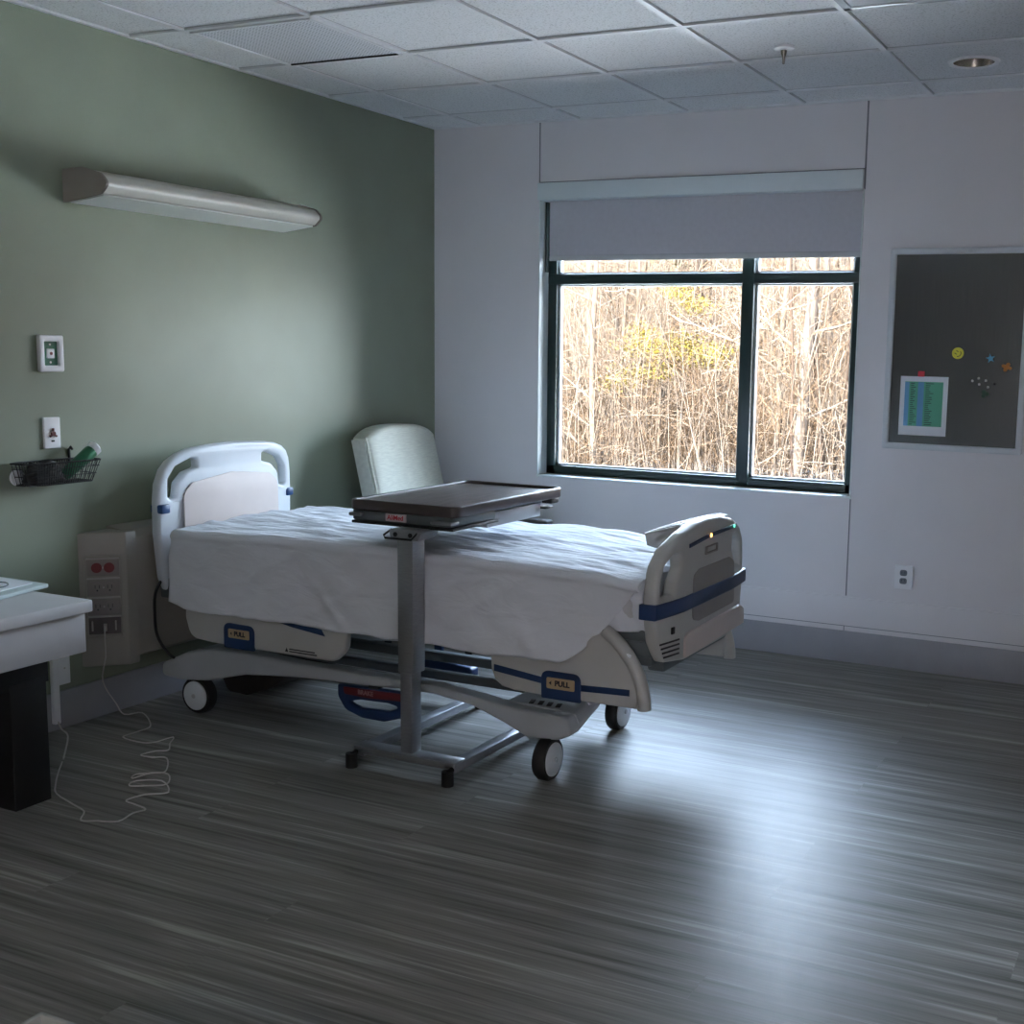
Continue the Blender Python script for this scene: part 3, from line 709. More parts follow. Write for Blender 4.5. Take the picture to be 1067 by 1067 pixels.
# footboard: plan curve recedes toward both ends
def fx(y):
    d = abs(y + 1.865)
    return 2.430 - (0.0 if d < 0.215 else (0.030 if y < -1.865 else 0.018) * ((d - 0.215) / 0.215) ** 1.3)
def fbf(u, v, w): return (fx(u) + w - 0.025, u, v)
half = [(-2.205, 0.487, .03), (-2.250, 0.56, .05), (-2.268, 0.655, .05), (-2.268, 0.735, .08), (-2.252, 0.815, .07), (-2.202, 0.872, .06), (-2.100, 0.912, .06), (-1.975, 0.935, .1), (-1.865, 0.940, .1)]
fb = rpoly([(-2.06, 0.468, .03)] + half + [(-3.73 - a, b, r) for a, b, r in half[::-1][1:]] + [(-1.67, 0.468, .03)], 4)
fslot = rpoly([(-2.234, 0.715, .012), (-2.232, 0.770, .02), (-2.214, 0.815, .03), (-2.150, 0.850, .02), (-2.112, 0.846, .012), (-2.106, 0.795, .02), (-2.138, 0.755, .02), (-2.150, 0.706, .012)], 4)
fslot2 = [(-3.73 - a, b) for a, b in fslot]
ycuts = [(0, [-2.29 + 0.02 * k for k in range(13)] + [-1.68 + 0.02 * k for k in range(13)])]
m = MB(); m.plate(fb, [fslot, fslot2], 0.050, 0.014, fbf, cuts=ycuts); F1 = m.build('footboard', 'grey_plastic', bed)
m = MB(); m.plate([(-2.276, 0.642), (-2.276, 0.694), (-1.440, 0.694), (-1.440, 0.642)], (), 0.066, 0.006, fbf, cuts=ycuts); o = m.build('bumper', 'blue', F1); o['label'] = 'navy blue wrap around bumper'
m = MB(); m.plate(rpoly([(-2.01, 0.598, .03), (-2.01, 0.755, .03), (-1.96, 0.772, .04), (-1.66, 0.772, .05), (-1.61, 0.748, .03), (-1.60, 0.590, .02), (-1.95, 0.585, .03)], 5), (), 0.004, 0.0015, lambda u, v, w: (2.4315 + w, u, v)); m.build('recessed_pad', 'taupe', F1)
m = MB(); m.plate(rpoly([(-2.08, 0.478, .01), (-2.08, 0.553, .02), (-2.05, 0.563, .03), (-1.54, 0.569, .03), (-1.50, 0.55, .02), (-1.495, 0.49, .01)], 5), (), 0.014, 0.004, lambda u, v, w: (2.432 + w, u, v)); o = m.build('lower_panel', 'tan_panel', F1); o['label'] = 'beige lower panel'
m = MB(); m.plate([(-2.052, 0.858), (-2.052, 0.871), (-1.87, 0.884), (-1.600, 0.889), (-1.600, 0.876), (-1.87, 0.871)], (), 0.005, 0.001, lambda u, v, w: (2.432 + w, u, v)); ls = m.build('indicator_strip', 'blue', F1)
m = MB(); m.cyl((2.434, -1.863, 0.878), (2.4375, -1.863, 0.878), 0.007); o = m.build('amber_light', 'amber_led', ls)
m = MB(); m.cyl((2.434, -1.630, 0.883), (2.4375, -1.630, 0.883), 0.005); o = m.build('green_light', 'green_led', ls)
m = MB(); m.plate(rrect(-1.905, 0.812, -1.790, 0.842, 0.004), [rrect(-1.893, 0.820, -1.800, 0.842 - 0.005, 0.003)], 0.008, 0.002, lambda u, v, w: (2.432 + w, u, v)); m.build('pull_recess', 'taupe', F1)
m = MB(); m.plate(rrect(-2.170, 0.578, -2.150, 0.602, 0.004), (), 0.006, 0.001, lambda u, v, w: (fx(u) + w + 0.001, u, v)); m.build('socket', 'black', F1)
m = MB()
for k in range(4):
    z = 0.503 + k * 0.016
    m.plate([(-2.215 - k * 0.008, z + 0.001), (-2.215 - k * 0.008, z + 0.007), (-2.115, z + 0.004), (-2.115, z - 0.002)], (), 0.004, 0.001, lambda u, v, w: (fx(u) + w + 0.001, u, v))
m.build('vent_slits', 'black', F1)
# control ledge on the mattress side
m = MB(); m.plate([(2.235, 0.887), (2.245, 0.843), (2.275, 0.836), (2.40, 0.84), (2.40, 0.920), (2.37, 0.924)], (), 0.40, 0.008, lambda u, v, w: (u, -1.80 + w, v)); lg = m.build('control_ledge', 'grey_plastic', F1)
def lgf(u, v, w):  # on the sloping top of the ledge
    return (2.2385 + u * 0.960, -1.80 + v, 0.889 + u * 0.270 + w)
m = MB(); m.plate(rrect(0.012, -0.185, 0.130, 0.185, 0.01), (), 0.004, 0.001, lgf); m.build('control_face', 'panel_face', lg)
m = MB(); m.plate(rrect(0.020, -0.060, 0.085, 0.060, 0.004), (), 0.003, 0.001, lambda u, v, w: lgf(u, v, w + 0.003)); m.build('control_label', 'orange_label', lg)
m = MB(); m.plate(rrect(0.020, -0.150, 0.085, -0.075, 0.004), (), 0.003, 0.001, lambda u, v, w: lgf(u, v, w + 0.003)); m.build('display', 'paper', lg)

M['brake_print'] = mat('faded red print', (0.36, 0.20, 0.20), 0.5)
# side rails (lowered)
def rail_face(y): return lambda u, v, w: (u, y + w, v)
def head_rail(y, s):
    out = rpoly([(0.368, 0.56, .03), (0.360, 0.430, .05), (0.385, 0.348, .06), (0.50, 0.340, .05), (0.90, 0.338, .1), (1.10, 0.338, .06), (1.155, 0.39, .06), (1.162, 0.50, .05), (1.10, 0.56, .03)], 6)
    m = MB(); m.plate(out, (), 0.034, 0.010, rail_face(y)); r = m.build('side_rail', 'grey_plastic', bed)
    yf = y + s * 0.0175
    m = MB(); m.plate([(0.70, 0.488), (0.80, 0.488), (1.045, 0.457), (1.060, 0.433), (0.90, 0.451)], (), 0.004, 0.001, rail_face(yf)); m.build('stripe', 'blue', r)
    m = MB(); m.plate(rpoly([(0.566, 0.332, .005), (0.566, 0.433, .03), (0.718, 0.430, .03), (0.718, 0.332, .005)], 5), (), 0.012, 0.003, rail_face(yf)); h = m.build('release_handle', 'blue', r)
    m = MB(); m.plate(rrect(0.592, 0.375, 0.697, 0.411, 0.006), (), 0.004, 0.001, rail_face(yf + s * 0.0065)); m.build('handle_label', 'yellow_label', h)
    yt = yf + s * 0.009
    m = MB(); m.text('PULL', 0.025, lambda u, v, w: (0.650 - s * 0 + (u if s < 0 else -u), yt + s * w, 0.393 + v), bold=0.001)
    m.plate([(0.603, 0.393), (0.611, 0.400), (0.611, 0.386)] if s < 0 else [(0.69, 0.393), (0.682, 0.400), (0.682, 0.386)], (), 0.001, 0.0003, rail_face(yt)); m.build('handle_text', 'ink', h, smooth=False)
    m = MB(); m.plate([(0.868, 0.352), (0.876, 0.368), (0.884, 0.352)], [(0.871, 0.354), (0.876, 0.362), (0.881, 0.354)][::-1] and (), 0.001, 0.0003, rail_face(yf + s * 0.001))
    for k in range(2): m.bb((0.888, yf - 0.001, 0.352 + k * 0.009), (1.02 - k * 0.01, yf + 0.001, 0.3565 + k * 0.009))
    m.build('caution_print', 'ink', r, smooth=False)
    return r
def foot_rail(y, s):
    arc = [(2.02 + 0.345 * cos(a), 0.335 + 0.30 * sin(a)) for a in [radians(2 + 6 * k) for k in range(11)]]
    out = [(1.787, 0.52), (1.783, 0.45), (1.787, 0.40), (1.800, 0.368), (1.83, 0.346), (1.88, 0.338), (1.99, 0.336), (2.20, 0.336), (2.345, 0.337)] + [(a, b) for a, b in arc][1:10] + [(2.10, 0.56), (1.82, 0.56)]
    m = MB(); m.plate(out, (), 0.034, 0.010, rail_face(y)); r = m.build('side_rail', 'grey_plastic', bed)
    # thick outer arc grip
    pts = [(2.02 + 0.352 * cos(a) , y, 0.335 + 0.31 * sin(a)) for a in [radians(0 + 5 * k) for k in range(12)]]
    m = MB(); m.tube(pts, 0.024, 12); g = m.build('grip', 'grey_plastic', r)
    yf = y + s * 0.0175
    m = MB(); m.plate([(1.800, 0.423), (1.800, 0.399), (1.992, 0.379), (1.992, 0.402)], (), 0.004, 0.001, rail_face(yf)); m.build('stripe', 'blue', r)
    m = MB(); m.plate([(2.143, 0.394), (2.143, 0.372), (2.325, 0.380), (2.325, 0.402)], (), 0.004, 0.001, rail_face(yf)); m.build('stripe', 'blue', r)
    m = MB(); m.plate(rpoly([(1.992, 0.330, .005), (1.990, 0.428, .03), (2.143, 0.428, .03), (2.143, 0.330, .005)], 5), (), 0.012, 0.003, rail_face(yf)); h = m.build('release_handle', 'blue', r)
    m = MB(); m.plate(rrect(2.014, 0.368, 2.122, 0.407, 0.006), (), 0.004, 0.001, rail_face(yf + s * 0.0065)); m.build('handle_label', 'yellow_label', h)
    yt = yf + s * 0.009
    m = MB(); m.text('PULL', 0.026, lambda u, v, w: (2.075 + (u if s < 0 else -u), yt + s * w, 0.388 + v), bold=0.001)
    m.plate([(2.024, 0.388), (2.033, 0.396), (2.033, 0.380)] if s < 0 else [(2.113, 0.388), (2.105, 0.396), (2.105, 0.380)], (), 0.001, 0.0003, rail_face(yt)); m.build('handle_text', 'ink', h, smooth=False)
    m = MB(); m.box((2.312, yf - 0.0 + s * 0.001, 0.520), (0.034, 0.006, 0.012), 0.003, Matrix.Rotation(0.25, 3, 'Y')); m.build('clip', 'wall_plate', r)
    return r
head_rail(-2.268, -1); foot_rail(-2.268, -1); head_rail(-1.462, 1); foot_rail(-1.462, 1)

# mattress deck
m = MB()
m.bb((0.24, -2.235, 0.555), (2.36, -1.495, 0.600), 0.01)
for y in (-2.20, -1.53): m.bb((0.22, y - 0.025, 0.50), (2.37, y + 0.025, 0.555), 0.006)
for x in (0.30, 0.95, 1.60, 2.25): m.bb((x - 0.03, -2.20, 0.505), (x + 0.03, -1.53, 0.55), 0.004)
m.build('deck_frame', 'dark_steel', bed)
m = MB(); m.bb((2.33, -2.16, 0.44), (2.395, -1.57, 0.56), 0.01); m.bb((2.28, -2.22, 0.47), (2.375, -2.12, 0.53), 0.01); m.build('footboard_bracket', 'dark_steel', bed)
m = MB(); m.bb((0.14, -2.20, 0.47), (0.23, -1.52, 0.56), 0.01); m.build('headboard_bracket', 'dark_steel', bed)
for xs in ((0.55, 0.30), (2.02, 1.80)):
    for y in (-1.98, -1.74):
        m = MB(); m.tube([(xs[0], y, 0.23), (xs[1] + 0.12, y, 0.53)], 0.028, 12); m.build('lift_arm', 'steel', bed)
# base frame
headpod = rpoly([(0.160, 0.150, .02), (0.160, 0.200, .03), (0.30, 0.265, .06), (0.45, 0.296, .06), (0.62, 0.300, .05), (0.86, 0.288, .1), (1.32, 0.286, 0), (1.32, 0.250, 0), (0.864, 0.232, .1), (0.60, 0.207, .1), (0.40, 0.156, .08), (0.25, 0.140, .05)], 5)
footpod = rpoly([(1.30, 0.250, 0), (1.30, 0.286, 0), (1.50, 0.288, .1), (1.70, 0.268, .1), (1.86, 0.252, .08), (2.06, 0.250, .03), (2.085, 0.190, .03), (2.02, 0.160, .04), (1.90, 0.150, .05), (1.80, 0.192, .06), (1.665, 0.236, .1), (1.50, 0.256, .1)], 5)
for ys in (-2.185, -1.50):
    m = MB(); m.plate(headpod, (), 0.075, 0.012, lambda u, v, w: (u, ys + w, v)); m.plate([(a - (0.17 * max(0, a - 1.3) / 0.78 if ys > -2 else 0), b) for a, b in footpod], (), 0.075, 0.012, lambda u, v, w: (u, ys + w, v)); m.build('base_rail', 'base_plastic', bed)
m = MB(); m.plate(rpoly([(0.162, 0.152, .02), (0.162, 0.205, .03), (0.30, 0.262, .06), (0.52, 0.290, .05), (0.52, 0.210, .02), (0.35, 0.160, .03)], 5), (), 0.66, 0.012, lambda u, v, w: (u, -1.843 + w, v)); o = m.build('head_cover', 'base_plastic', bed)
m = MB(); m.plate(rpoly([(1.76, 0.225, .02), (1.78, 0.262, .03), (2.06, 0.253, .03), (2.088, 0.195, .03), (2.03, 0.163, .03), (1.88, 0.163, .03)], 5), (), 0.66, 0.012, lambda u, v, w: (u - max(0, (-1.843 + w) + 1.90) * (0.40 if u > 1.9 else 0), -1.843 + w, v), ); fc = m.build('foot_cover', 'base_plastic', bed)
m = MB()
for k, (w, h) in enumerate(((0.022, 0.006), (0.026, 0.012), (0.022, 0.012), (0.022, 0.012))):
    m.box((1.875 + k * 0.036, -2.145, 0.2625), (0.018, 0.045, 0.003), 0.001, Matrix.Rotation(0.3, 3, 'Z'))
m.build('pedal_symbols', 'ink', fc)
m = MB(); m.bb((0.50, -1.745, 0.232), (1.85, -1.700, 0.270), 0.006); m.build('centre_beam', 'dark_steel', bed)
m = MB(); m.bb((0.50, -1.99, 0.235), (1.85, -1.95, 0.268), 0.006); m.build('centre_beam', 'dark_steel', bed)
m = MB(); m.plate(rpoly([(0.245, 0.150, .01), (0.30, 0.045, .03), (0.40, 0.040, .04), (0.52, 0.082, .05), (0.60, 0.130, .03), (0.60, 0.165, .01)], 5), (), 0.40, 0.01, lambda u, v, w: (u, -1.80 + w, v)); m.build('motor_housing', 'dark_box', bed)
# brake pedals
def pedal(y, s, name_text):
    out = rpoly([(1.055, 0.232, .01), (1.055, 0.185, .04), (1.09, 0.135, .05), (1.17, 0.112, .06), (1.27, 0.112, .06), (1.36, 0.140, .05), (1.395, 0.19, .04), (1.395, 0.240, .01), (1.25, 0.238, .02)], 6)
    hole = rpoly([(1.100, 0.168, .015), (1.16, 0.183, .03), (1.29, 0.187, .03), (1.345, 0.178, .015), (1.29, 0.155, .03), (1.16, 0.150, .03)], 6)
    m = MB(); m.plate(out, [hole], 0.026, 0.007, rail_face(y)); p = m.build('brake_pedal', 'blue', bed)
    yf = y + s * 0.0135
    m = MB(); m.plate(rpoly([(1.085, 0.226, .005), (1.09, 0.198, .01), (1.20, 0.196, .02), (1.385, 0.205, .01), (1.385, 0.234, .005)], 4), (), 0.003, 0.001, rail_face(yf)); m.build('red_band', 'red', p)
    m = MB(); m.text('BRAKE', 0.024, lambda u, v, w: (1.190 + (u if s < 0 else -u), yf + s * (0.002 + w), 0.214 + v), bold=0.0008); m.build('pedal_text', 'brake_print', p, smooth=False)
    m = MB(); m.bb((1.20, y - 0.012, 0.225), (1.25, y + 0.012, 0.262), 0.004); m.build('pedal_bracket', 'black', p)
pedal(-2.200, -1, 'BRAKE')
m = MB(); m.plate(rpoly([(0.960, 0.170, .01), (0.960, 0.105, .02), (1.08, 0.092, .03), (1.225, 0.104, .02), (1.225, 0.155, .02), (1.08, 0.168, .02)], 5), (), 0.06, 0.01, rail_face(-1.50)); m.bb((1.02, -1.51, 0.15), (1.06, -1.49, 0.27), 0.004); m.build('step_pedal', 'blue', bed)
# casters
def caster(x, y, ax, sgn):
    R = 0.078
    o = []
    c = (x, y, R)
    def put(m, prof): m.lathe(prof, c, axis=ax, seg=40)
    e = bpy.data.objects.new('caster', None); COL.objects.link(e); e.parent = bed
    e.location = Vector((x, y, 0)) - bed.location
    bpy.context.view_layer.update()
    m = MB(); put(m, [(0.058, -0.024), (0.072, -0.024), (R, -0.014), (R, 0.014), (0.072, 0.024), (0.058, 0.024)]); m.build('tire', 'rubber', e)
    for sd in (-1, 1):
        m = MB(); put(m, [(0.061, sd * 0.020), (0.060, sd * 0.028), (0.045, sd * 0.033), (0.0, sd * 0.034)]); m.build('wheel_disc', 'white_plastic', e)
        m = MB(); put(m, [(0.010, sd * 0.0335), (0.009, sd * 0.037), (0.0, sd * 0.037)]); m.build('axle_cap', 'base_plastic', e)
    m = MB(); m.cyl((x, y, R + 0.02), (x, y, 0.20), 0.020)
    m.box((x, y, 0.165), (0.06, 0.06, 0.02), 0.006)
    m.build('stem', 'black', e)
caster(1.965, -2.190, 'x', 1); caster(1.930, -1.541, 'x', 1); caster(0.318, -2.175, 'y', -1); caster(0.318, -1.525, 'y', -1)
# power cord at the head
m = MB(); m.tube(smoothpath([(0.17, -2.205, 0.56), (0.15, -2.23, 0.50), (0.145, -2.235, 0.42), (0.155, -2.235, 0.32), (0.20, -2.225, 0.25), (0.24, -2.21, 0.22)]), 0.006); m.build('power_cord', 'black', bed)

# mattress and sheet
def noise2(x, y, s=0.0): return noise.noise(Vector((x, y, s)))
m = MB(); m.box((1.295, -1.860, 0.690), (2.09, 0.80, 0.165), 0.05, seg=5)
mt = tag(m.build('mattress', 'mattress'), 'white mattress lying on hospital bed, mostly hidden under the sheet', 'mattress')

XA, XB, YN, YF = 0.300, 2.352, -2.290, -1.398
def topz(x, y):
    f = (x - XA) / (XB - XA); g = (y - YN) / (YF - YN)
    z = 0.772 + 0.022 * sin(pi * f) + 0.012 * sin(pi * g) * (1 - f)
    z += 0.010 * noise2(x * 2.2 + 4, y * 3.0) + 0.009 * noise2(x * 4 + y * 3, y * 13 - x * 1.5) + 0.0055 * noise2(x * 8, y * 32 + x * 5, 3) - 0.006 * abs(noise2(x * 3 + 1, y * 9 + x * 2, 8))
    return z
def hem(x):
    z = 0.462 + 0.010 * noise2(x * 5, 2.2) + 0.006 * noise2(x * 13, 5.2)
    if x < 0.37: z += 0.02 * (0.37 - x) / 0.07
    if x > 2.06: z += 0.315 * ((x - 2.06) / (XB - 2.06)) ** 1.5
    return z
bm = bmesh.new(); NXs = 230
rows = []
for i in range(NXs + 1):
    x = XA + (XB - XA) * i / NXs
    row = []
    R = 0.030; hz = hem(x); zt_ = topz(x, YN + R)
    nS = 34
    for j in range(nS):                      # near drape, hem upwards
        s = j / nS; z = hz + (zt_ - R - hz) * s
        d = 1 - s
        off = 0.016 * d * noise2(x * 3.1, z * 1.3, 7) + 0.010 * noise2(x * 6 + z * 6, z * 5, 1) + 0.0025 * noise2(x * 12 - z * 7, z * 7, 2) - 0.012 * abs(noise2(x * 4 - z * 5, z * 2.5, 6)) + 0.012 * d
        off += 0.007 * math.exp(-((x - 0.72 - 0.25 * (z - .5)) / 0.035) ** 2) * d + 0.008 * math.exp(-((x - 1.05 + 0.9 * (z - .6)) / 0.03) ** 2) * d + 0.006 * math.exp(-((x - 1.9 + 0.5 * (z - .6)) / 0.03) ** 2) * d
        inw = 0.05 * max(0, (x - 2.12) / 0.23) ** 2 * d
        xs = x
        if x < 0.40: xs -= 0.018 * (0.40 - x) / 0.1 * d
        row.append((xs, YN - off + inw + 0.004, z))
    row.append((x, YN + 0.003, zt_ - R))
    for k in range(1, 6):
        a = pi / 2 * k / 6; row.append((x, YN + R - R * cos(a), zt_ - R + R * sin(a)))
    nT = 90
    for j in range(nT + 1):
        y = YN + R + (YF - R - YN - R) * j / nT; row.append((x, y, topz(x, y)))
    ztf = topz(x, YF - R)
    for k in range(5, 0, -1):
        a = pi / 2 * k / 6; row.append((x, YF - R + R * cos(a), ztf - R + R * sin(a)))
    for j in range(16):
        s = j / 15; row.append((x, YF + 0.002 + 0.02 * s + 0.006 * noise2(x * 6, s * 2, 9), ztf - R - (ztf - R - 0.50) * s))
    rows.append([bm.verts.new(p) for p in row])
for A, B in zip(rows, rows[1:]):
    for k in range(len(A) - 1): bm.faces.new((A[k], B[k], B[k + 1], A[k + 1]))
bmesh.ops.recalc_face_normals(bm, faces=bm.faces)
mb = MB(); mb.bm.free(); mb.bm = bm
sh = tag(mb.build('bed_sheet', 'sheet', ang=180), 'white rumpled sheet draped over mattress and bed side', 'sheet')
sm = sh.modifiers.new('thick', 'SOLIDIFY'); sm.thickness = 0.0025; sm.offset = 1
# gathered end of the fitted sheet showing at the foot corner
bm = bmesh.new(); rows = []
for i in range(25):
    a = i / 24; row = []
    for j in range(25):
        b = j / 24
        x = 2.20 + 0.155 * a; z = 0.590 + 0.180 * b
        y = -2.262 + 0.028 * a * a - 0.010 * sin(pi * b) + 0.006 * noise2(a * 5 + b * 3, b * 6, 4) + 0.006 * sin(9 * a + 5 * b)
        row.append(bm.verts.new((x + 0.006 * sin(7 * b), y, z)))
    rows.append(row)
for A, B in zip(rows, rows[1:]):
    for k in range(24): bm.faces.new((A[k], B[k], B[k + 1], A[k + 1]))
mb = MB(); mb.bm.free(); mb.bm = bm
o = mb.build('fitted_sheet_corner', 'sheet', None, ang=180)
o.parent = mt; o.modifiers.new('thick', 'SOLIDIFY').thickness = 0.003

# ------------------------------------------------------------------ overbed table
tb = thing('overbed_table', 'wheeled overbed table with dark wood top and grey post beside the bed', 'overbed table', (1.48, -2.34, 0))
tx0, tx1, ty0, ty1 = 1.203, 1.656, -2.312, -1.530
m = MB(); m.plate(rrect(tx0, ty0, tx1, ty1, 0.035), (), 0.030, 0.006, lambda u, v, w: (u, v, 0.942 + w)); tt = m.build('tabletop', 'table_wood', tb)
m = MB(); m.plate(rrect(tx0 - 0.004, ty0 - 0.004, tx1 + 0.004, ty1 + 0.004, 0.038), [rrect(tx0 + 0.012, ty0 + 0.012, tx1 - 0.012, ty1 - 0.012, 0.026)], 0.040, 0.006, lambda u, v, w: (u, v, 0.948 + w)); m.build('raised_rim', 'table_rim', tt)
m = MB(); m.bb((tx0 + 0.01, ty0 + 0.004, 0.893), (tx1 - 0.02, ty0 + 0.30, 0.928), 0.004); m.bb((tx0 + 0.03, ty0 + 0.3, 0.905), (tx1 - 0.06, ty1 - 0.05, 0.928), 0.004); m.build('top_carrier', 'dark_steel', tb)
m = MB(); m.bb((tx0 + 0.012, ty0 - 0.006, 0.882), (tx1 - 0.006, ty0 + 0.30, 0.892), 0.002); m.build('carrier_plate', 'black', tb)
m = MB(); m.bb((tx0 + 0.002, ty0 - 0.012, 0.907), (tx0 + 0.058, ty0 + 0.04, 0.921), 0.005); m.build('tilt_lever', 'steel', tb)
m = MB(); m.bb((tx1 - 0.098, ty0 - 0.014, 0.902), (tx1 - 0.008, ty0 + 0.04, 0.914), 0.005); m.build('tilt_lever', 'steel', tb)
m = MB(); m.bb((1.362, ty0 - 0.003, 0.898), (1.448, ty0 + 0.006, 0.926), 0.001); lb = m.build('brand_label', 'label_white', tb)
m = MB(); m.text('AliMed', 0.024, lambda u, v, w: (1.405 + u, ty0 - 0.004 - w, 0.912 + v), bold=0.0002); m.build('label_text', 'ink_red', lb, smooth=False)
# pale drawer rail below the far part of the top
m = MB(); m.bb((1.44, -2.03, 0.858), (1.612, -1.63, 0.912), 0.004); m.build('drawer', 'drawer', tb)
m = MB(); m.bb((1.55, -2.16, 0.872), (1.60, -2.06, 0.905), 0.004); m.build('drawer_slide', 'steel', tb)
m = MB(); m.bb((1.60, -1.60, 0.905), (1.645, -1.54, 0.926), 0.003); m.bb((1.58, -1.62, 0.885), (1.63, -1.56, 0.893), 0.002); m.build('end_stop', 'black', tb)
m = MB(); m.bb((1.452, -2.372, 0.365), (1.520, -2.298, 0.850), 0.006); m.build('upper_post', 'steel', tb)
m = MB(); m.bb((1.458, -2.366, 0.07), (1.508, -2.306, 0.40), 0.004); m.build('lower_post', 'steel', tb)
m = MB(); m.plate(rpoly([(1.430, 0.848, 0), (1.422, 0.884, .01), (1.565, 0.884, .01), (1.545, 0.848, 0)], 3), (), 0.11, 0.004, lambda u, v, w: (u, -2.325 + w, v)); m.build('head_bracket', 'steel', tb)
m = MB(); m.cyl((1.452, -2.383, 0.866), (1.452, -2.376, 0.866), 0.008); m.cyl((1.515, -2.383, 0.866), (1.515, -2.376, 0.866), 0.008); m.build('bolts', 'black', tb)
m = MB(); m.tube([(1.43, -2.37, 0.882), (1.405, -2.385, 0.860), (1.415, -2.39, 0.852), (1.525, -2.39, 0.852), (1.545, -2.375, 0.880)], 0.0035); m.build('release_wire', 'black', tb)
m = MB(); m.bb((1.262, -2.385, 0.045), (1.700, -2.310, 0.072), 0.005); m.build('cross_bar', 'steel', tb)
for xx in (1.262, 1.655):
    m = MB(); m.bb((xx, -2.385, 0.035), (xx + 0.048, -1.545, 0.066), 0.004); m.build('floor_rail', 'steel', tb)
for xx, yy in ((1.276, -2.412), (1.690, -2.412), (1.286, -1.56), (1.679, -1.56)):
    m = MB(); m.cyl((xx, yy, 0.0), (xx, yy, 0.052), 0.0215); m.cyl((xx, yy, 0.045), (xx, yy + (0.035 if yy < -2 else 0), 0.05), 0.010); m.build('caster', 'rubber', tb)

# ------------------------------------------------------------------ desk at the left
dk = thing('desk', 'pale topped desk with black legs along green wall at left edge', 'desk', (0.35, -3.8, 0))
dy1 = -3.003; dy0 = -4.60
m = MB(); m.bb((0.06, dy0, 0.620), (0.680, dy1, 0.662), 0.006); m.build('desktop', 'desk_white', dk)
m = MB(); m.bb((0.08, dy0 + 0.02, 0.485), (0.662, dy1 - 0.018, 0.619), 0.004); m.build('apron', 'desk_white', dk)
m = MB(); m.bb((0.10, dy0 + 0.04, 0.40), (0.60, dy1 - 0.12, 0.485), 0.002); m.build('under_frame', 'desk_black', dk)
for x0_, x1_ in ((0.505, 0.605), (0.12, 0.20)):
    for y1_ in (-3.137, -4.45):
        m = MB(); m.bb((x0_, y1_ - 0.136, 0.0), (x1_, y1_, 0.42), 0.003); m.build('leg', 'desk_black', dk)
fd = thing('folder', 'pale teal folder with loose sheets lying on the desk corner', 'folder', (0.30, -3.25, 0.662))
m = MB()
P3 = [Vector(p) for p in ((0.40, -2.945, 0.672), (0.115, -2.94, 0.672), (0.13, -3.50, 0.672), (0.53, -3.56, 0.672))]
m.plate([(p.x, p.y) for p in P3], (), 0.014, 0.003, lambda u, v, w: (u, v, 0.671 + w)); m.build('cover', 'folder', fd)
m = MB(); m.plate([(0.365, -2.98), (0.15, -2.97), (0.16, -3.45), (0.47, -3.5)], (), 0.004, 0.001, lambda u, v, w: (u, v, 0.681 + w + 0.012 * max(0, (0.3 - u)) )); m.build('sheet_stack', 'paper', fd)
m = MB(); m.tube(smoothpath([(0.34, -3.40, 0.687), (0.30, -3.20, 0.689), (0.37, -3.10, 0.688), (0.30, -3.05, 0.690), (0.20, -3.2, 0.692)]), 0.0025); m.build('elastic_band', 'dark_steel', fd)

# ------------------------------------------------------------------ cords
zz = [(440, 660), (465, 700), (425, 718), (380, 735), (440, 752), (480, 750), (535, 735), (525, 755), (520, 775), (480, 778), (435, 790), (470, 797), (515, 800), (512, 840), (470, 846), (420, 850), (410, 862),
      (470, 845), (520, 850), (515, 880), (450, 885), (400, 885), (420, 870), (500, 870), (520, 905), (450, 912), (390, 930), (415, 942), (450, 958), (410, 970), (365, 995), (300, 994), (250, 992), (260, 965), (230, 945), (175, 910), (172, 880), (180, 845), (192, 812)]
s_ = 220 / 652
pts = [Vector((0.078, -2.428, 0.385)), Vector((0.100, -2.450, 0.35)), Vector((0.105, -2.455, 0.27)), Vector((0.09, -2.46, 0.17)), Vector((0.08, -2.39, 0.06)), Vector((0.09, -2.36, 0.008))]
for u, v in zz:
    p = floor_at(u * s_, 520 + v * s_, 0.004); pts.append(Vector((max(p.x, 0.03), p.y, 0.0042)))
m = MB(); m.tube(smoothpath(pts, 4), 0.0026, 6)
tag(m.build('white_cord', 'cord_white'), 'thin white cord snaking across the floor from the headwall outlet', 'cord')
t = thing('cable_cover', 'narrow white cable cover on green wall beside black desk leg', 'cable cover', (0.03, -2.70, 0.0))
m = MB(); m.bb((0.010, -2.640, 0.03), (0.030, -2.612, 0.45), 0.003); m.build('cover', 'wall_plate', t)
p1_ = floor_at(66, 791, 0.004)
m = MB(); m.tube(smoothpath([(0.022, -2.626, 0.05), (0.05, -2.63, 0.015), (0.12, -2.66, 0.0045), tuple(p1_)], 5), 0.003); m.build('cord', 'cord_white', t)

# ------------------------------------------------------------------ clear box at the lower left
bx = thing('storage_tray', 'clear plastic tray corner at the bottom left edge of the picture', 'tray', (2.45, -4.75, 0))
xa, xb_, ya_, yb_, zt2 = 2.295, 2.80, -5.10, -4.542, 0.40
m = MB()
m.plate(rrect(xa, ya_, xb_, yb_, 0.003), [rrect(xa + 0.010, ya_ + 0.010, xb_ - 0.010, yb_ - 0.010, 0.002)], 0.03, 0.002, lambda u, v, w: (u, v, zt2 - 0.015 + w)); m.build('rim', 'clear_box', bx)
m = MB(); m.plate(rrect(xa + 0.012, ya_ + 0.012, xb_ - 0.012, yb_ - 0.012, 0.02), [rrect(xa + 0.016, ya_ + 0.016, xb_ - 0.016, yb_ - 0.016, 0.018)], 0.36, 0.001, lambda u, v, w: (u, v, 0.19 + w)); m.build('side', 'clear_box', bx)
